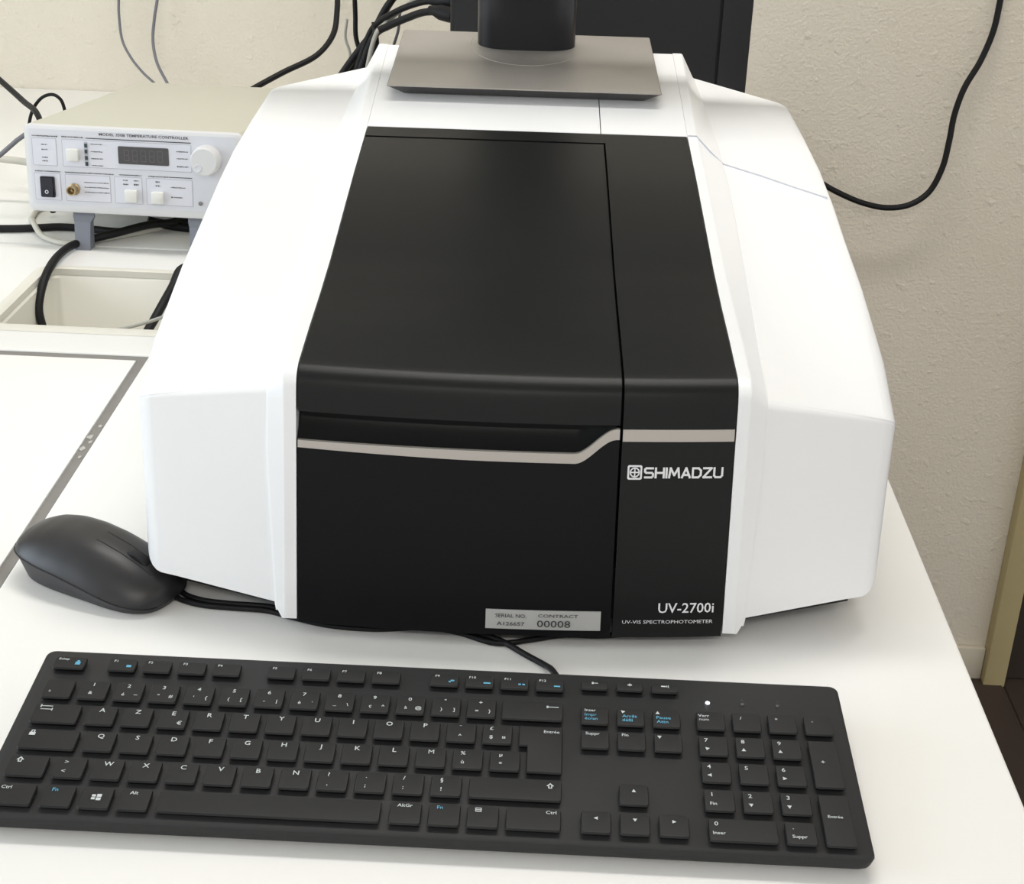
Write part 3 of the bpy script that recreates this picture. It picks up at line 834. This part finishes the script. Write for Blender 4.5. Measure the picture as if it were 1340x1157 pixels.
# function row
y0, y1 = ROW['f']
key(-.2123, -.1955, y0, y1, [(L_, 'Echap', -6.5, 2.4, 1.6, 'L'), (B_, rects([(3.2, 6.0, -2.0, .4), (3.9, 5.3, .4, 1.6)]))])
fx = [-.1822+U*i*1.013 for i in range(4)] + [-.0940+U*i*1.013 for i in range(4)] + [-.0040+U*i*1.013 for i in range(4)]
icon = {0: rects([(2.6, 5.2, -2.2, -.4)]), 8: rects([(2.4, 3.6, -2.4, -1.2), (3.4, 5.4, -1.4, -.2)]), 9: rects([(2.2, 6.0, -2.2, -1.0)]), 10: rects([(2.0, 3.4, -2.0, -.8), (4.2, 5.6, -2.0, -.8)]), 11: rects([(2.2, 5.6, -2.2, -1.1)])}
for i, x in enumerate(fx):
    lg = [(L_, 'F%d' % (i+1), -4.0, 2.6, 1.7)]
    if i in icon: lg.append((B_, icon[i]))
    key(x, x+KW, y0, y1, lg)
for i, x in enumerate((.0790, .0982, .1174)):
    ar = [rects([(-1.6, 1.8, .9, 1.4), (-1.6, -.6, .3, 2.0)]), rects([(-1.2, 1.2, .4, 1.4), (-.4, .4, 0, 2.0)]), rects([(-2.0, .6, .5, 1.5), (1.0, 1.4, .2, 1.8), (1.8, 2.2, -.1, 2.1)])][i]
    key(x, x+.0138, .0478, .0537, [(L_, ar)])
# number row
y0, y1 = ROW['n']
num = [('\u00b2', '', ''), ('1', '&', ''), ('2', '\u00e9', '~'), ('3', '"', '#'), ('4', "'", '{'), ('5', '(', '['), ('6', '-', '|'), ('7', '\u00e8', '`'), ('8', '_', '\\'), ('9', '\u00e7', '^'), ('0', '\u00e0', '@'), ('\u00b0', ')', ']'), ('+', '=', '}')]
for i, (a, b, c) in enumerate(num):
    x = X0+U*i
    lg = [(L_, a, -4, -3.2, 2.4)] if i == 0 else [(L_, a, -.6, 4.0, 2.5)]
    if b: lg.append((L_, b, -2.4 if c else -1.0, -2.6, 2.3))
    if c: lg.append((L_, c, 4.4, -2.6, 2.3))
    key(x, x+KW, y0, y1, lg)
key(.0364, .0683, y0, y1, [(L_, rects([(7.5, 14.0, 2.6, 3.2), (7.5, 8.6, 2.0, 3.8)]))])
# letter rows
y0, y1 = ROW['q']
key(X0, -.1869, y0, y1, [(L_, rects([(-9.5, -3.0, 4.6, 5.1), (-9.5, -8.9, 3.8, 5.9), (-9.0, -2.5, 2.2, 2.7), (-3.1, -2.5, 1.4, 3.5)]))])
for i, c in enumerate('AZERTYUIOP'):
    x = X0+U*(1.5+i)
    key(x, x+KW, y0, y1, letter(c) + ([(L_, '\u20ac', 4.2, -3.4, 2.6)] if c == 'E' else []))
x = X0+U*11.5; key(x, x+KW, y0, y1, [(L_, '\u00a8', -.5, 3.8, 2.4), (L_, '^', -.5, -2.8, 2.4)])
x = X0+U*12.5; key(x, x+KW, y0, y1, [(L_, '\u00a3', -3.2, 3.8, 2.4), (L_, '$', -3.2, -2.8, 2.4), (L_, '\u00a4', 3.4, -2.8, 2.4)])
key(.0463, .0683, ROW['a'][0], y1, [(L_, 'Entr\u00e9e', 9.8, 12.8, 2.0, 'R')], notch=(.0508, ROW['q'][0]-.0002))
y0, y1 = ROW['a']
key(X0, -.1821, y0, y1, [(L_, rects([(-11.2, -8.0, 2.0, 4.2), (-10.6, -10.0, 4.2, 5.8), (-9.2, -8.6, 4.2, 5.8), (-10.6, -8.6, 5.4, 5.9)]))])
for i, c in enumerate('QSDFGHJKLM'):
    x = X0+U*(1.75+i); key(x, x+KW, y0, y1, letter(c))
x = X0+U*11.75; key(x, x+KW, y0, y1, [(L_, '%', -2.6, 3.8, 2.4), (L_, '\u00f9', -2.6, -2.6, 2.4)])
x = X0+U*12.75; key(x, x+KW, y0, y1, [(L_, '\u00b5', -2.2, 3.8, 2.4), (L_, '*', -2.2, -2.8, 2.6)])
y0, y1 = ROW['z']
def shift_icon(cx, cy):
    return ([((cx+a)*1e-3, (cy+b)*1e-3) for a, b in ((0, 2.2), (-2, 0), (-1, 0), (-1, -1.6), (1, -1.6), (1, 0), (2, 0), (0, 1.2), (-.9, .35), (-.4, .35), (-.4, -1.0), (.4, -1.0), (.4, .35), (.9, .35))], [(0, 1, 8, 7), (1, 2, 9, 8), (2, 3, 10, 9), (3, 4, 11, 10), (4, 5, 12, 11), (5, 6, 13, 12), (6, 0, 7, 13)])
key(X0, X0+.0191, y0, y1, [(L_, shift_icon(-4.6, 3.6))])
for i, c in enumerate(['><', 'W', 'X', 'C', 'V', 'B', 'N', '?,', '.;', '/:', '\u00a7!']):
    x = X0+U*(1.25+i)
    lg = letter(c) if len(c) == 1 else [(L_, c[0], -2.4, 3.6, 2.5), (L_, c[1], -2.4, -2.8, 2.5)]
    key(x, x+KW, y0, y1, lg)
key(.0226, .0683, y0, y1, [(L_, shift_icon(17.5, 2.6))])
y0, y1 = ROW['b']
key(X0, -.1920, y0, y1, [(L_, 'Ctrl', -7.5, 4.2, 2.1, 'L')])
key(-.1872, -.1723, y0, y1, [(B_, 'Fn', -2.2, 4.0, 2.2)])
wl = rects([(-2.2, -.25, .25, 1.8), (.25, 2.6, .25, 2.2), (-2.2, -.25, -1.6, -.15), (.25, 2.6, -2.0, -.15)])
key(-.1681, -.1532, y0, y1, [(L_, wl)])
key(-.1491, -.1342, y0, y1, [(L_, 'Alt', -1.0, 4.2, 2.1)])
key(-.1296, -.0203, y0, y1)
key(-.0152, -.0003, y0, y1, [(L_, 'AltGr', -.6, 4.6, 2.0)])
key(.0039, .0188, y0, y1, [(B_, 'Fn', -2.4, 4.4, 2.1)])
key(.0229, .0378, y0, y1, [(L_, rects([(-4, -.8, 2.6, 3.1), (-4, -.8, 3.7, 4.2), (-4, -.8, 4.8, 5.3), (-4, -3.5, 2.6, 5.3), (-1.3, -.8, 2.6, 5.3)]))])
key(.0420, .0683, y0, y1, [(L_, 'Ctrl', 11.2, 4.4, 2.1, 'R')])
# navigation block
y0, y1 = ROW['n']; NW = .0140
nx = [.0788, .0979, .1170]
key(nx[0], nx[0]+NW, y0-.001, y1-.002, [(L_, 'Inser', -5.4, 3.6, 1.9, 'L'), (B_, 'Impr', -5.4, .2, 2.2, 'L'), (B_, '\u00e9cran', -5.4, -2.9, 2.0, 'L')])
key(nx[1], nx[1]+NW, y0-.001, y1-.002, [(L_, arrow(-4.2, 3.6, -.7, .7)), (B_, 'Arr\u00eat', -4.6, .2, 2.2, 'L'), (B_, 'd\u00e9fil', -4.6, -2.9, 2.2, 'L')])
key(nx[2], nx[2]+NW, y0-.001, y1-.002, [(L_, arrow(-4.6, 3.8, 0, 1)), (B_, 'Pause', -5.4, .2, 2.2, 'L'), (B_, 'Attn', -5.4, -2.9, 2.2, 'L')])
y0, y1 = ROW['q']
key(nx[0], nx[0]+NW, y0, y1-.001, [(L_, 'Suppr', -5.0, 4.0, 2.0, 'L')])
key(nx[1], nx[1]+NW, y0, y1-.001, [(L_, 'Fin', -5.0, 4.0, 2.0, 'L')])
key(nx[2], nx[2]+NW, y0, y1-.001, [(L_, arrow(-4.4, 3.6, 0, -1))])
y0, y1 = ROW['z']; key(nx[1], nx[1]+NW, y0, y1, [(L_, arrow(0, 2.2, 0, 1, 1.2))])
y0, y1 = ROW['b']
for i, (dx, dy) in enumerate(((-1, 0), (0, -1), (1, 0))): key(nx[i], nx[i]+NW, y0, y1, [(L_, arrow(0, 2.2, dx, dy, 1.2))])
# number pad
px = [.1404, .1595, .1785, .1976]; PW = .0144
y0, y1 = ROW['n']
for i, c in enumerate(['Verr', '/', '*', '-']):
    lg = [(L_, c, -3.0, 2.6, 2.2)] if i else [(L_, 'Verr', -3.6, 3.2, 2.0), (L_, 'num', -3.6, .4, 2.0)]
    key(px[i], px[i]+PW, y0-.0012, y1-.0015, lg)
pad = [('q', ('7', '8', '9')), ('a', ('4', '5', '6')), ('z', ('1', '2', '3'))]
sub = {'7': (-.7, .7), '8': (0, 1), '9': (0, 1), '4': (-1, 0), '6': (1, 0), '2': (0, -1), '3': (0, -1)}
for rw, ks in pad:
    y0, y1 = ROW[rw]
    for i, c in enumerate(ks):
        lg = [(L_, c, -3.6, 3.6, 2.6)]
        if c in sub: lg.append((L_, arrow(-3.6, -2.6, *sub[c])))
        if c == '1': lg.append((L_, 'Fin', -3.2, -2.6, 2.0))
        key(px[i], px[i]+PW, y0-.0012, y1-.001, lg)
key(px[3], px[3]+PW, ROW['a'][0]-.0012, ROW['q'][1]-.001, [(L_, '+', -1.5, 1.0, 2.6)])
key(px[3], px[3]+PW, ROW['b'][0]-.0012, ROW['z'][1]-.001, [(L_, 'Entr\u00e9e', -4.5, 2.0, 1.8, 'L')])
y0, y1 = ROW['b']
key(px[0]+.0008, px[1]+PW+.0002, y0-.0012, y1-.001, [(L_, '0', -13.0, 3.6, 2.6), (L_, 'Inser', -15.0, -2.4, 2.0, 'L')])
key(px[2], px[2]+PW, y0-.0012, y1-.001, [(L_, '.', -3.6, 3.6, 2.6), (L_, 'Suppr', -4.6, -2.4, 2.0, 'L')])
for i, x in enumerate((.1475, .1665, .1856)):
    o = lathe('indicator_lamp', [(.0012, 0), (.0012, .0003), (.0008, .0005), (.0001, .0006)], 'lamp' if i == 0 else 'lampoff', kb, 14, (x, .0440, KZ))
    V, F = place_text(['1', 'A', '\u2193'][i] if i < 2 else 'v', 0, .0034, .0018)
    if i: obj('mark', [(a, b, .0002) for a, b in V], F, 'lampoff', o)

# ------------------------------------------------------------------ mouse
ms = thing('computer_mouse', 'black wired computer mouse beside the left front corner of the instrument', 'mouse', (-.2825, .7860, 0), (0, 0, -.44))
ML = .0568
def mhw(x):
    t = max(0.0, 1-abs(x/ML)**3.4); return .0306*t**.32*(1-.04*(x/ML))
def mh(x):
    t = x/ML
    return interp([(-1.0, .0230), (-.92, .0270), (-.75, .0312), (-.5, .0342), (-.2, .0352), (.1, .0340), (.4, .0300), (.7, .0238), (.9, .0180), (1.0, .0135)], t)
def mseam(x): return interp([(-1, .0195), (-.6, .0190), (-.2, .0168), (.2, .0128), (.6, .0078), (1.0, .0040)], x/ML)
xs_ = [-ML*math.cos(math.pi*i/30) for i in range(31)]
cols = []
for x in xs_:
    hw_ = max(.0006, mhw(x)); zs = mseam(x); h = max(zs+.0008, zs+(mh(x)-zs)*min(1, (hw_/.012))**.5)
    c = []
    for k in range(25):
        q = math.cos(math.pi*k/24)
        y = hw_*q; z = zs+(h-zs)*(1-abs(q)**2.5)**.78
        c.append((x, y, z))
    cols.append(c)
loft('top_shell', cols, 'mouse', ms, 50)
cols = []
for x in xs_:
    hw_ = max(.0006, mhw(x)); zs = mseam(x)
    kb_ = interp([(-1, .84), (.2, .86), (1, .95)], x/ML)
    c = []
    for sgn in (1, -1):
        row = [(hw_*.995, zs-.0003), (hw_*.94, zs-.0012-(zs-.002)*.25), (hw_*(.5*(.94+kb_)), .0012+(zs-.0015)*.35), (hw_*kb_, .0016), (hw_*(kb_-.06), .0004)]
        row = [(x*(1-.10*(zs-z_)/zs*(1 if x < 0 else .4)), sgn*y_, max(.0004, z_)) for y_, z_ in row]
        c += row if sgn == 1 else list(reversed(row))
    cols.append(c)
loft('side_body', cols, 'mouseb', ms, 50)
def mtop(x, y):
    hw_ = mhw(x); zs = mseam(x); q = min(1.0, abs(y)/hw_)
    return zs+(mh(x)-zs)*(1-q**2.5)**.78
for sg in (-1, 1):
    tube('shell_seam', [(x, sg*(max(.0006, mhw(x))+.0001), mseam(x)) for x in xs_[2:-2]], .0005, 'rubber', ms, 6, 1)
for yy in (-.0052, .0052):
    P = [(x, yy, mtop(x, yy)-.0001) for x in usteps(.004, .046, 10)]
    tube('button_groove', P, .0004, 'rubber', ms, 6, 1)
V, F = lathe_vf([(.0095, -.0030), (.0108, -.0022), (.0110, 0), (.0108, .0022), (.0095, .0030)], 28)
obj('scroll_wheel', [(a, c, b) for a, b, c in V], F, 'rubber', ms, 30, (.0300, 0, mtop(.030, 0)-.0078))
P = [(x, 0, mtop(x, 0)+.0001) for x in usteps(.0155, .0205, 4)]

# ------------------------------------------------------------------ cables
def cable(name, P, r, m, label, group=None, seg=10):
    o = tube(name, P, r, m, None, seg); return tag(o, label, 'cable', group)
cable('mouse_cable', [(-0.2407, 0.7740, 0.0035), (-0.2299, 0.7667, 0.002), (-0.2138, 0.760, 0.002), (-0.1952, 0.7581, 0.002), (-0.171, 0.7567, 0.002), (-0.1532, 0.7505, 0.002), (-0.1309, 0.7438, 0.002), (-0.1025, 0.7421, 0.002), (-0.0702, 0.7466, 0.002), (-0.051, 0.7427, 0.002), (-0.0273, 0.7331, 0.002), (-0.009, 0.738, 0.002), (0.014, 0.7458, 0.002), (0.0373, 0.747, 0.002), (0.0598, 0.754, 0.002), (0.0756, 0.7692, 0.002)], .0018, 'cable', 'thin black mouse cable running along the front foot of the instrument')
cable('keyboard_cable', [(0.0122, 0.6770, 0.014), (0.0060, 0.7000, 0.008), (0.0018, 0.7123, 0.0025), (-0.0085, 0.7217, 0.002), (-0.0273, 0.7372, 0.0022), (-0.0512, 0.7465, 0.002), (-0.0727, 0.7505, 0.002), (-0.1028, 0.7466, 0.002), (-0.1314, 0.7492, 0.002), (-0.1538, 0.7559, 0.002), (-0.1715, 0.7614, 0.002), (-0.1958, 0.7627, 0.002), (-0.2146, 0.7655, 0.002), (-0.228, 0.7735, 0.002), (-0.2330, 0.792, 0.002), (-.228, .82, .002)], .0019, 'cable', 'thin black keyboard cable leaving the back edge of the keyboard')
cable('wall_cable', [(-0.640, 2.148, 1.2), (-0.645, 2.14, 0.45), (-0.6497, 2.135, 0.1523), (-0.6508, 2.13, 0.1167), (-0.6475, 2.125, 0.0811), (-0.6318, 2.11, 0.0588), (-0.6136, 2.10, 0.041), (-0.591, 2.09, 0.0234), (-.58, 2.08, .004)], .0019, 'gcable', 'thin grey cable hanging down the wall, left one of the pair')
cable('wall_cable', [(-0.575, 2.148, 1.2), (-0.582, 2.14, 0.45), (-0.592, 2.135, 0.1544), (-0.5993, 2.13, 0.1137), (-0.6013, 2.12, 0.0838), (-0.5933, 2.105, 0.0543), (-0.5743, 2.09, 0.024), (-.566, 2.08, .004)], .0022, 'gcable', 'thin grey cable hanging down the wall, right one of the pair')
cable('wall_cable', [(-0.36, 2.146, 0.75), (-0.345, 2.13, 0.32), (-0.3286, 2.1, 0.1688), (-0.3247, 2.07, 0.1426), (-0.326, 2.04, 0.1166), (-0.344, 2.01, 0.0937), (-0.3866, 1.98, 0.0743), (-0.4252, 1.95, 0.0556), (-.47, 1.93, .03), (-.50, 1.92, .006)], .0040, 'cable', 'black cable curving behind the temperature controller to the bench')
cable('power_cable', [(-1.02, 2.145, 0.26), (-0.85, 1.90, 0.18), (-0.7211, 1.75, 0.1314), (-0.6632, 1.6875, 0.1147), (-0.6152, 1.625, 0.1064), (-0.5765, 1.5625, 0.1051), (-0.5620, 1.535, 0.085), (-.560, 1.53, .03), (-.562, 1.535, .006)], .0034, 'cable', 'thick black cable slanting down behind the controller\'s left corner')
cable('cable_loop', [(-0.6132, 1.62, 0.0080), (-0.6125, 1.62, 0.0605), (-0.6065, 1.62, 0.0905), (-0.5978, 1.62, 0.1055), (-0.5882, 1.62, 0.1137), (-0.5775, 1.62, 0.1158), (-0.5702, 1.62, 0.1109), (-0.5669, 1.62, 0.1007), (-0.5661, 1.62, 0.0551), (-.566, 1.62, .006)], .0019, 'cable', 'thin dark cable loop standing up left of the controller')
cable('signal_cable', [(-0.80, 1.54, 0.0030), (-0.70, 1.53, 0.012), (-0.6307, 1.52, 0.0539), (-0.6075, 1.52, 0.0716), (-0.5946, 1.52, 0.0822), (-0.5836, 1.52, 0.0909), (-0.5667, 1.525, 0.0996), (-.560, 1.53, .085)], .0026, 'gcable', 'grey cable rising from the left to the controller side')
cable('signal_cable', [(-0.86, 1.60, 0.0042), (-0.75, 1.59, 0.030), (-0.6636, 1.58, 0.0515), (-0.6235, 1.58, 0.0501), (-0.5977, 1.58, 0.0477), (-.566, 1.575, .045)], .0040, 'ccable', 'cream cable running level into the controller side')
cable('bench_cable', [(-1.1, 1.47, 0.0045), (-0.80, 1.460, 0.0045), (-0.6305, 1.4692, 0.0045), (-0.5754, 1.4766, 0.0045), (-0.5375, 1.4872, 0.0045), (-0.5032, 1.4836, 0.0045), (-0.469, 1.4801, 0.0045), (-0.4421, 1.5028, 0.0045), (-0.4096, 1.541, 0.0045), (-0.3855, 1.5854, 0.0045)], .0040, 'cable', 'black cable lying across the rear bench under the controller')
cable('trough_cable', [(-0.3700, 1.5681, 0.0045), (-0.4000, 1.5245, 0.0045), (-0.4372, 1.4844, 0.0125), (-0.4695, 1.4536, 0.0105), (-0.493, 1.4420, 0.0065), (-0.5046, 1.4237, 0.006), (-0.5071, 1.395, 0.0071), (-0.5067, 1.365, 0.0059), (-0.5059, 1.34, 0.0002), (-0.5057, 1.322, -0.0108), (-0.5052, 1.312, -0.0229), (-0.5024, 1.308, -0.0372), (-0.4978, 1.305, -0.0519), (-.480, 1.29, -.09)], .0042, 'cable', 'black cable bending over the bench edge down into the trough')
cable('bench_cable', [(-0.5449, 1.5907, 0.0035), (-0.5814, 1.5554, 0.0035), (-0.5798, 1.518, 0.0035), (-0.5661, 1.4823, 0.0110), (-0.5455, 1.4532, 0.0045), (-0.5173, 1.4374, 0.0035), (-0.4932, 1.4509, 0.0035), (-0.466, 1.4690, 0.0035), (-0.4245, 1.5100, 0.0035)], .0030, 'ccable', 'cream cable coiled on the bench under the controller')
cable('bench_cable', [(-0.445, 1.4960, 0.0125), (-0.42, 1.5050, 0.0050), (-0.395, 1.5000, 0.0050), (-.36, 1.5000, .0050), (-.31, 1.51, .005)], .0050, 'cable', 'short thick black cable under the controller near the instrument')
cable('trough_cable', [(-0.3720, 1.372, 0.0065), (-0.3769, 1.362, 0.0055), (-0.3805, 1.344, -0.0052), (-0.3871, 1.328, -0.018), (-0.392, 1.312, -0.0282), (-0.3976, 1.296, -0.0397), (-0.4014, 1.28, -0.0593), (-.405, 1.27, -.09)], .0044, 'cable', 'black cable dropping into the trough beside the instrument')
cable('trough_wire', [(-0.4577, 1.26, -0.0353), (-0.4377, 1.26, -0.0273), (-0.4189, 1.26, -0.021), (-0.4003, 1.26, -0.0163), (-0.3817, 1.26, -0.0101), (-0.3595, 1.26, -0.0022), (-.33, 1.245, .0042), (-.30, 1.23, .0035)], .0016, 'lgcable', 'thin pale wire crossing the trough')
cable('wall_cable', [(0.58, 2.147, 1.1), (0.600, 2.147, 0.5), (0.6056, 2.1470, 0.2049), (0.6046, 2.1443, 0.1742), (0.6014, 2.1406, 0.1378), (0.5893, 2.1369, 0.0953), (0.5718, 2.1332, 0.0573), (0.5628, 2.1295, 0.0192), (0.5604, 2.1258, -0.0192), (0.5557, 2.1222, -0.0581), (0.5404, 2.1185, -0.0945), (0.5143, 2.1148, -0.1132), (0.4806, 2.1111, -0.1181), (0.4453, 2.1074, -0.1115), (0.4151, 2.1037, -0.1001), (0.3788, 2.1, -0.0821), (.33, 2.09, -.05), (.275, 2.08, -.01), (.262, 2.075, .004), (.24, 2.07, .0046)], .0044, 'cable', 'black cable hanging in a loop on the beige wall right of the instrument')
BG = 'tangled cables behind the instrument'
cable('tangled_cable', [(-0.15, 2.14, 0.75), (-0.165, 1.9, 0.33), (-0.1995, 1.8, 0.2268), (-0.22, 1.8, 0.1967), (-0.2323, 1.8, 0.1747), (-0.2466, 1.8, 0.1504), (-0.264, 1.8, 0.1249), (-0.2777, 1.8, 0.1029), (-.30, 1.8, .05), (-.31, 1.8, .0045)], .0042, 'cable', 'thick black cable slanting down to the left behind the instrument', BG)
cable('tangled_cable', [(-0.165, 2.14, 0.72), (-0.175, 1.9, 0.31), (-0.2046, 1.785, 0.2207), (-0.2222, 1.785, 0.1945), (-0.2363, 1.785, 0.169), (-0.2520, 1.785, 0.1486), (-0.2717, 1.785, 0.1223), (-0.2825, 1.785, 0.1052), (-.31, 1.785, .04), (-.32, 1.785, .0045)], .0044, 'cable', 'second thick black cable beside the slanting one', BG)
cable('tangled_cable', [(-0.27, 2.14, 0.7), (-0.265, 1.9, 0.35), (-0.2632, 1.82, 0.2172), (-0.263, 1.82, 0.1811), (-0.2625, 1.82, 0.1536), (-0.2571, 1.82, 0.1371), (-0.2497, 1.82, 0.1262), (-.24, 1.82, .06), (-.24, 1.82, .004)], .0030, 'cable', 'upright black cable left of the slanting cables', BG)
def plugged(name, P, r, m, label):
    t = thing(name, label, 'cable', P[0], group=BG)
    Q = [tuple(a-b for a, b in zip(p, P[0])) for p in P]
    tube('cord', Q, r, m, t)
    d = Vector(Q[1]).normalized()
    lathe('plug', [(.0075, 0), (.0085, .004), (.0085, .018), (.006, .026), (r, .034)], m, t, 16, (0, 0, 0), d.to_track_quat('Z', 'Y').to_euler())
plugged('tower_cable', [(-0.1312, 1.7, 0.2208), (-0.1639, 1.716, 0.2175), (-0.1876, 1.732, 0.2087), (-0.2074, 1.748, 0.1976), (-0.2258, 1.764, 0.1846), (-0.2391, 1.775, 0.1689), (-.262, 1.77, .10), (-.27, 1.76, .004)], .0038, 'cable', 'upper black cable plugged into the computer tower')
plugged('tower_cable', [(-0.1312, 1.675, 0.2090), (-0.1489, 1.686, 0.2110), (-0.1679, 1.702, 0.2072), (-0.1872, 1.718, 0.198), (-0.2115, 1.734, 0.185), (-0.23, 1.75, 0.171), (-.255, 1.745, .10), (-.26, 1.74, .005)], .0044, 'cable', 'lower black cable plugged into the computer tower')
cable('tangled_cable', [(-0.14, 2.14, 0.62), (-0.15, 1.86, 0.30), (-0.1753, 1.745, 0.2221), (-0.1907, 1.755, 0.2068), (-0.2043, 1.76, 0.1958), (-0.218, 1.755, 0.1838), (-0.2272, 1.74, 0.1746), (-.243, 1.73, .10), (-.25, 1.73, .003)], .0028, 'lgcable', 'pale grey cable crossing the tower cables', BG)
cable('tangled_cable', [(-0.2071, 1.81, 0.1882), (-0.2081, 1.8, 0.1683), (-0.2138, 1.8, 0.1498), (-0.2168, 1.8, 0.1359), (-.22, 1.8, .06), (-.22, 1.8, .002)], .0018, 'gcable', 'thin grey upright cable nearest the stand plate', BG)
cable('tangled_cable', [(-0.2331, 1.77, 0.1826), (-0.2306, 1.765, 0.1548), (-0.2336, 1.765, 0.1366), (-.235, 1.765, .06), (-.235, 1.765, .004)], .0036, 'cable', 'short black cable hanging straight down below the tower plugs', BG)
cable('tangled_cable', [(-0.2764, 1.84, 0.1727), (-0.2788, 1.84, 0.1494), (-0.2734, 1.84, 0.1308), (-0.2768, 1.84, 0.107), (-.28, 1.84, .05), (-.28, 1.84, .002)], .0018, 'lgcable', 'thin pale cable left of the upright black cable', BG)
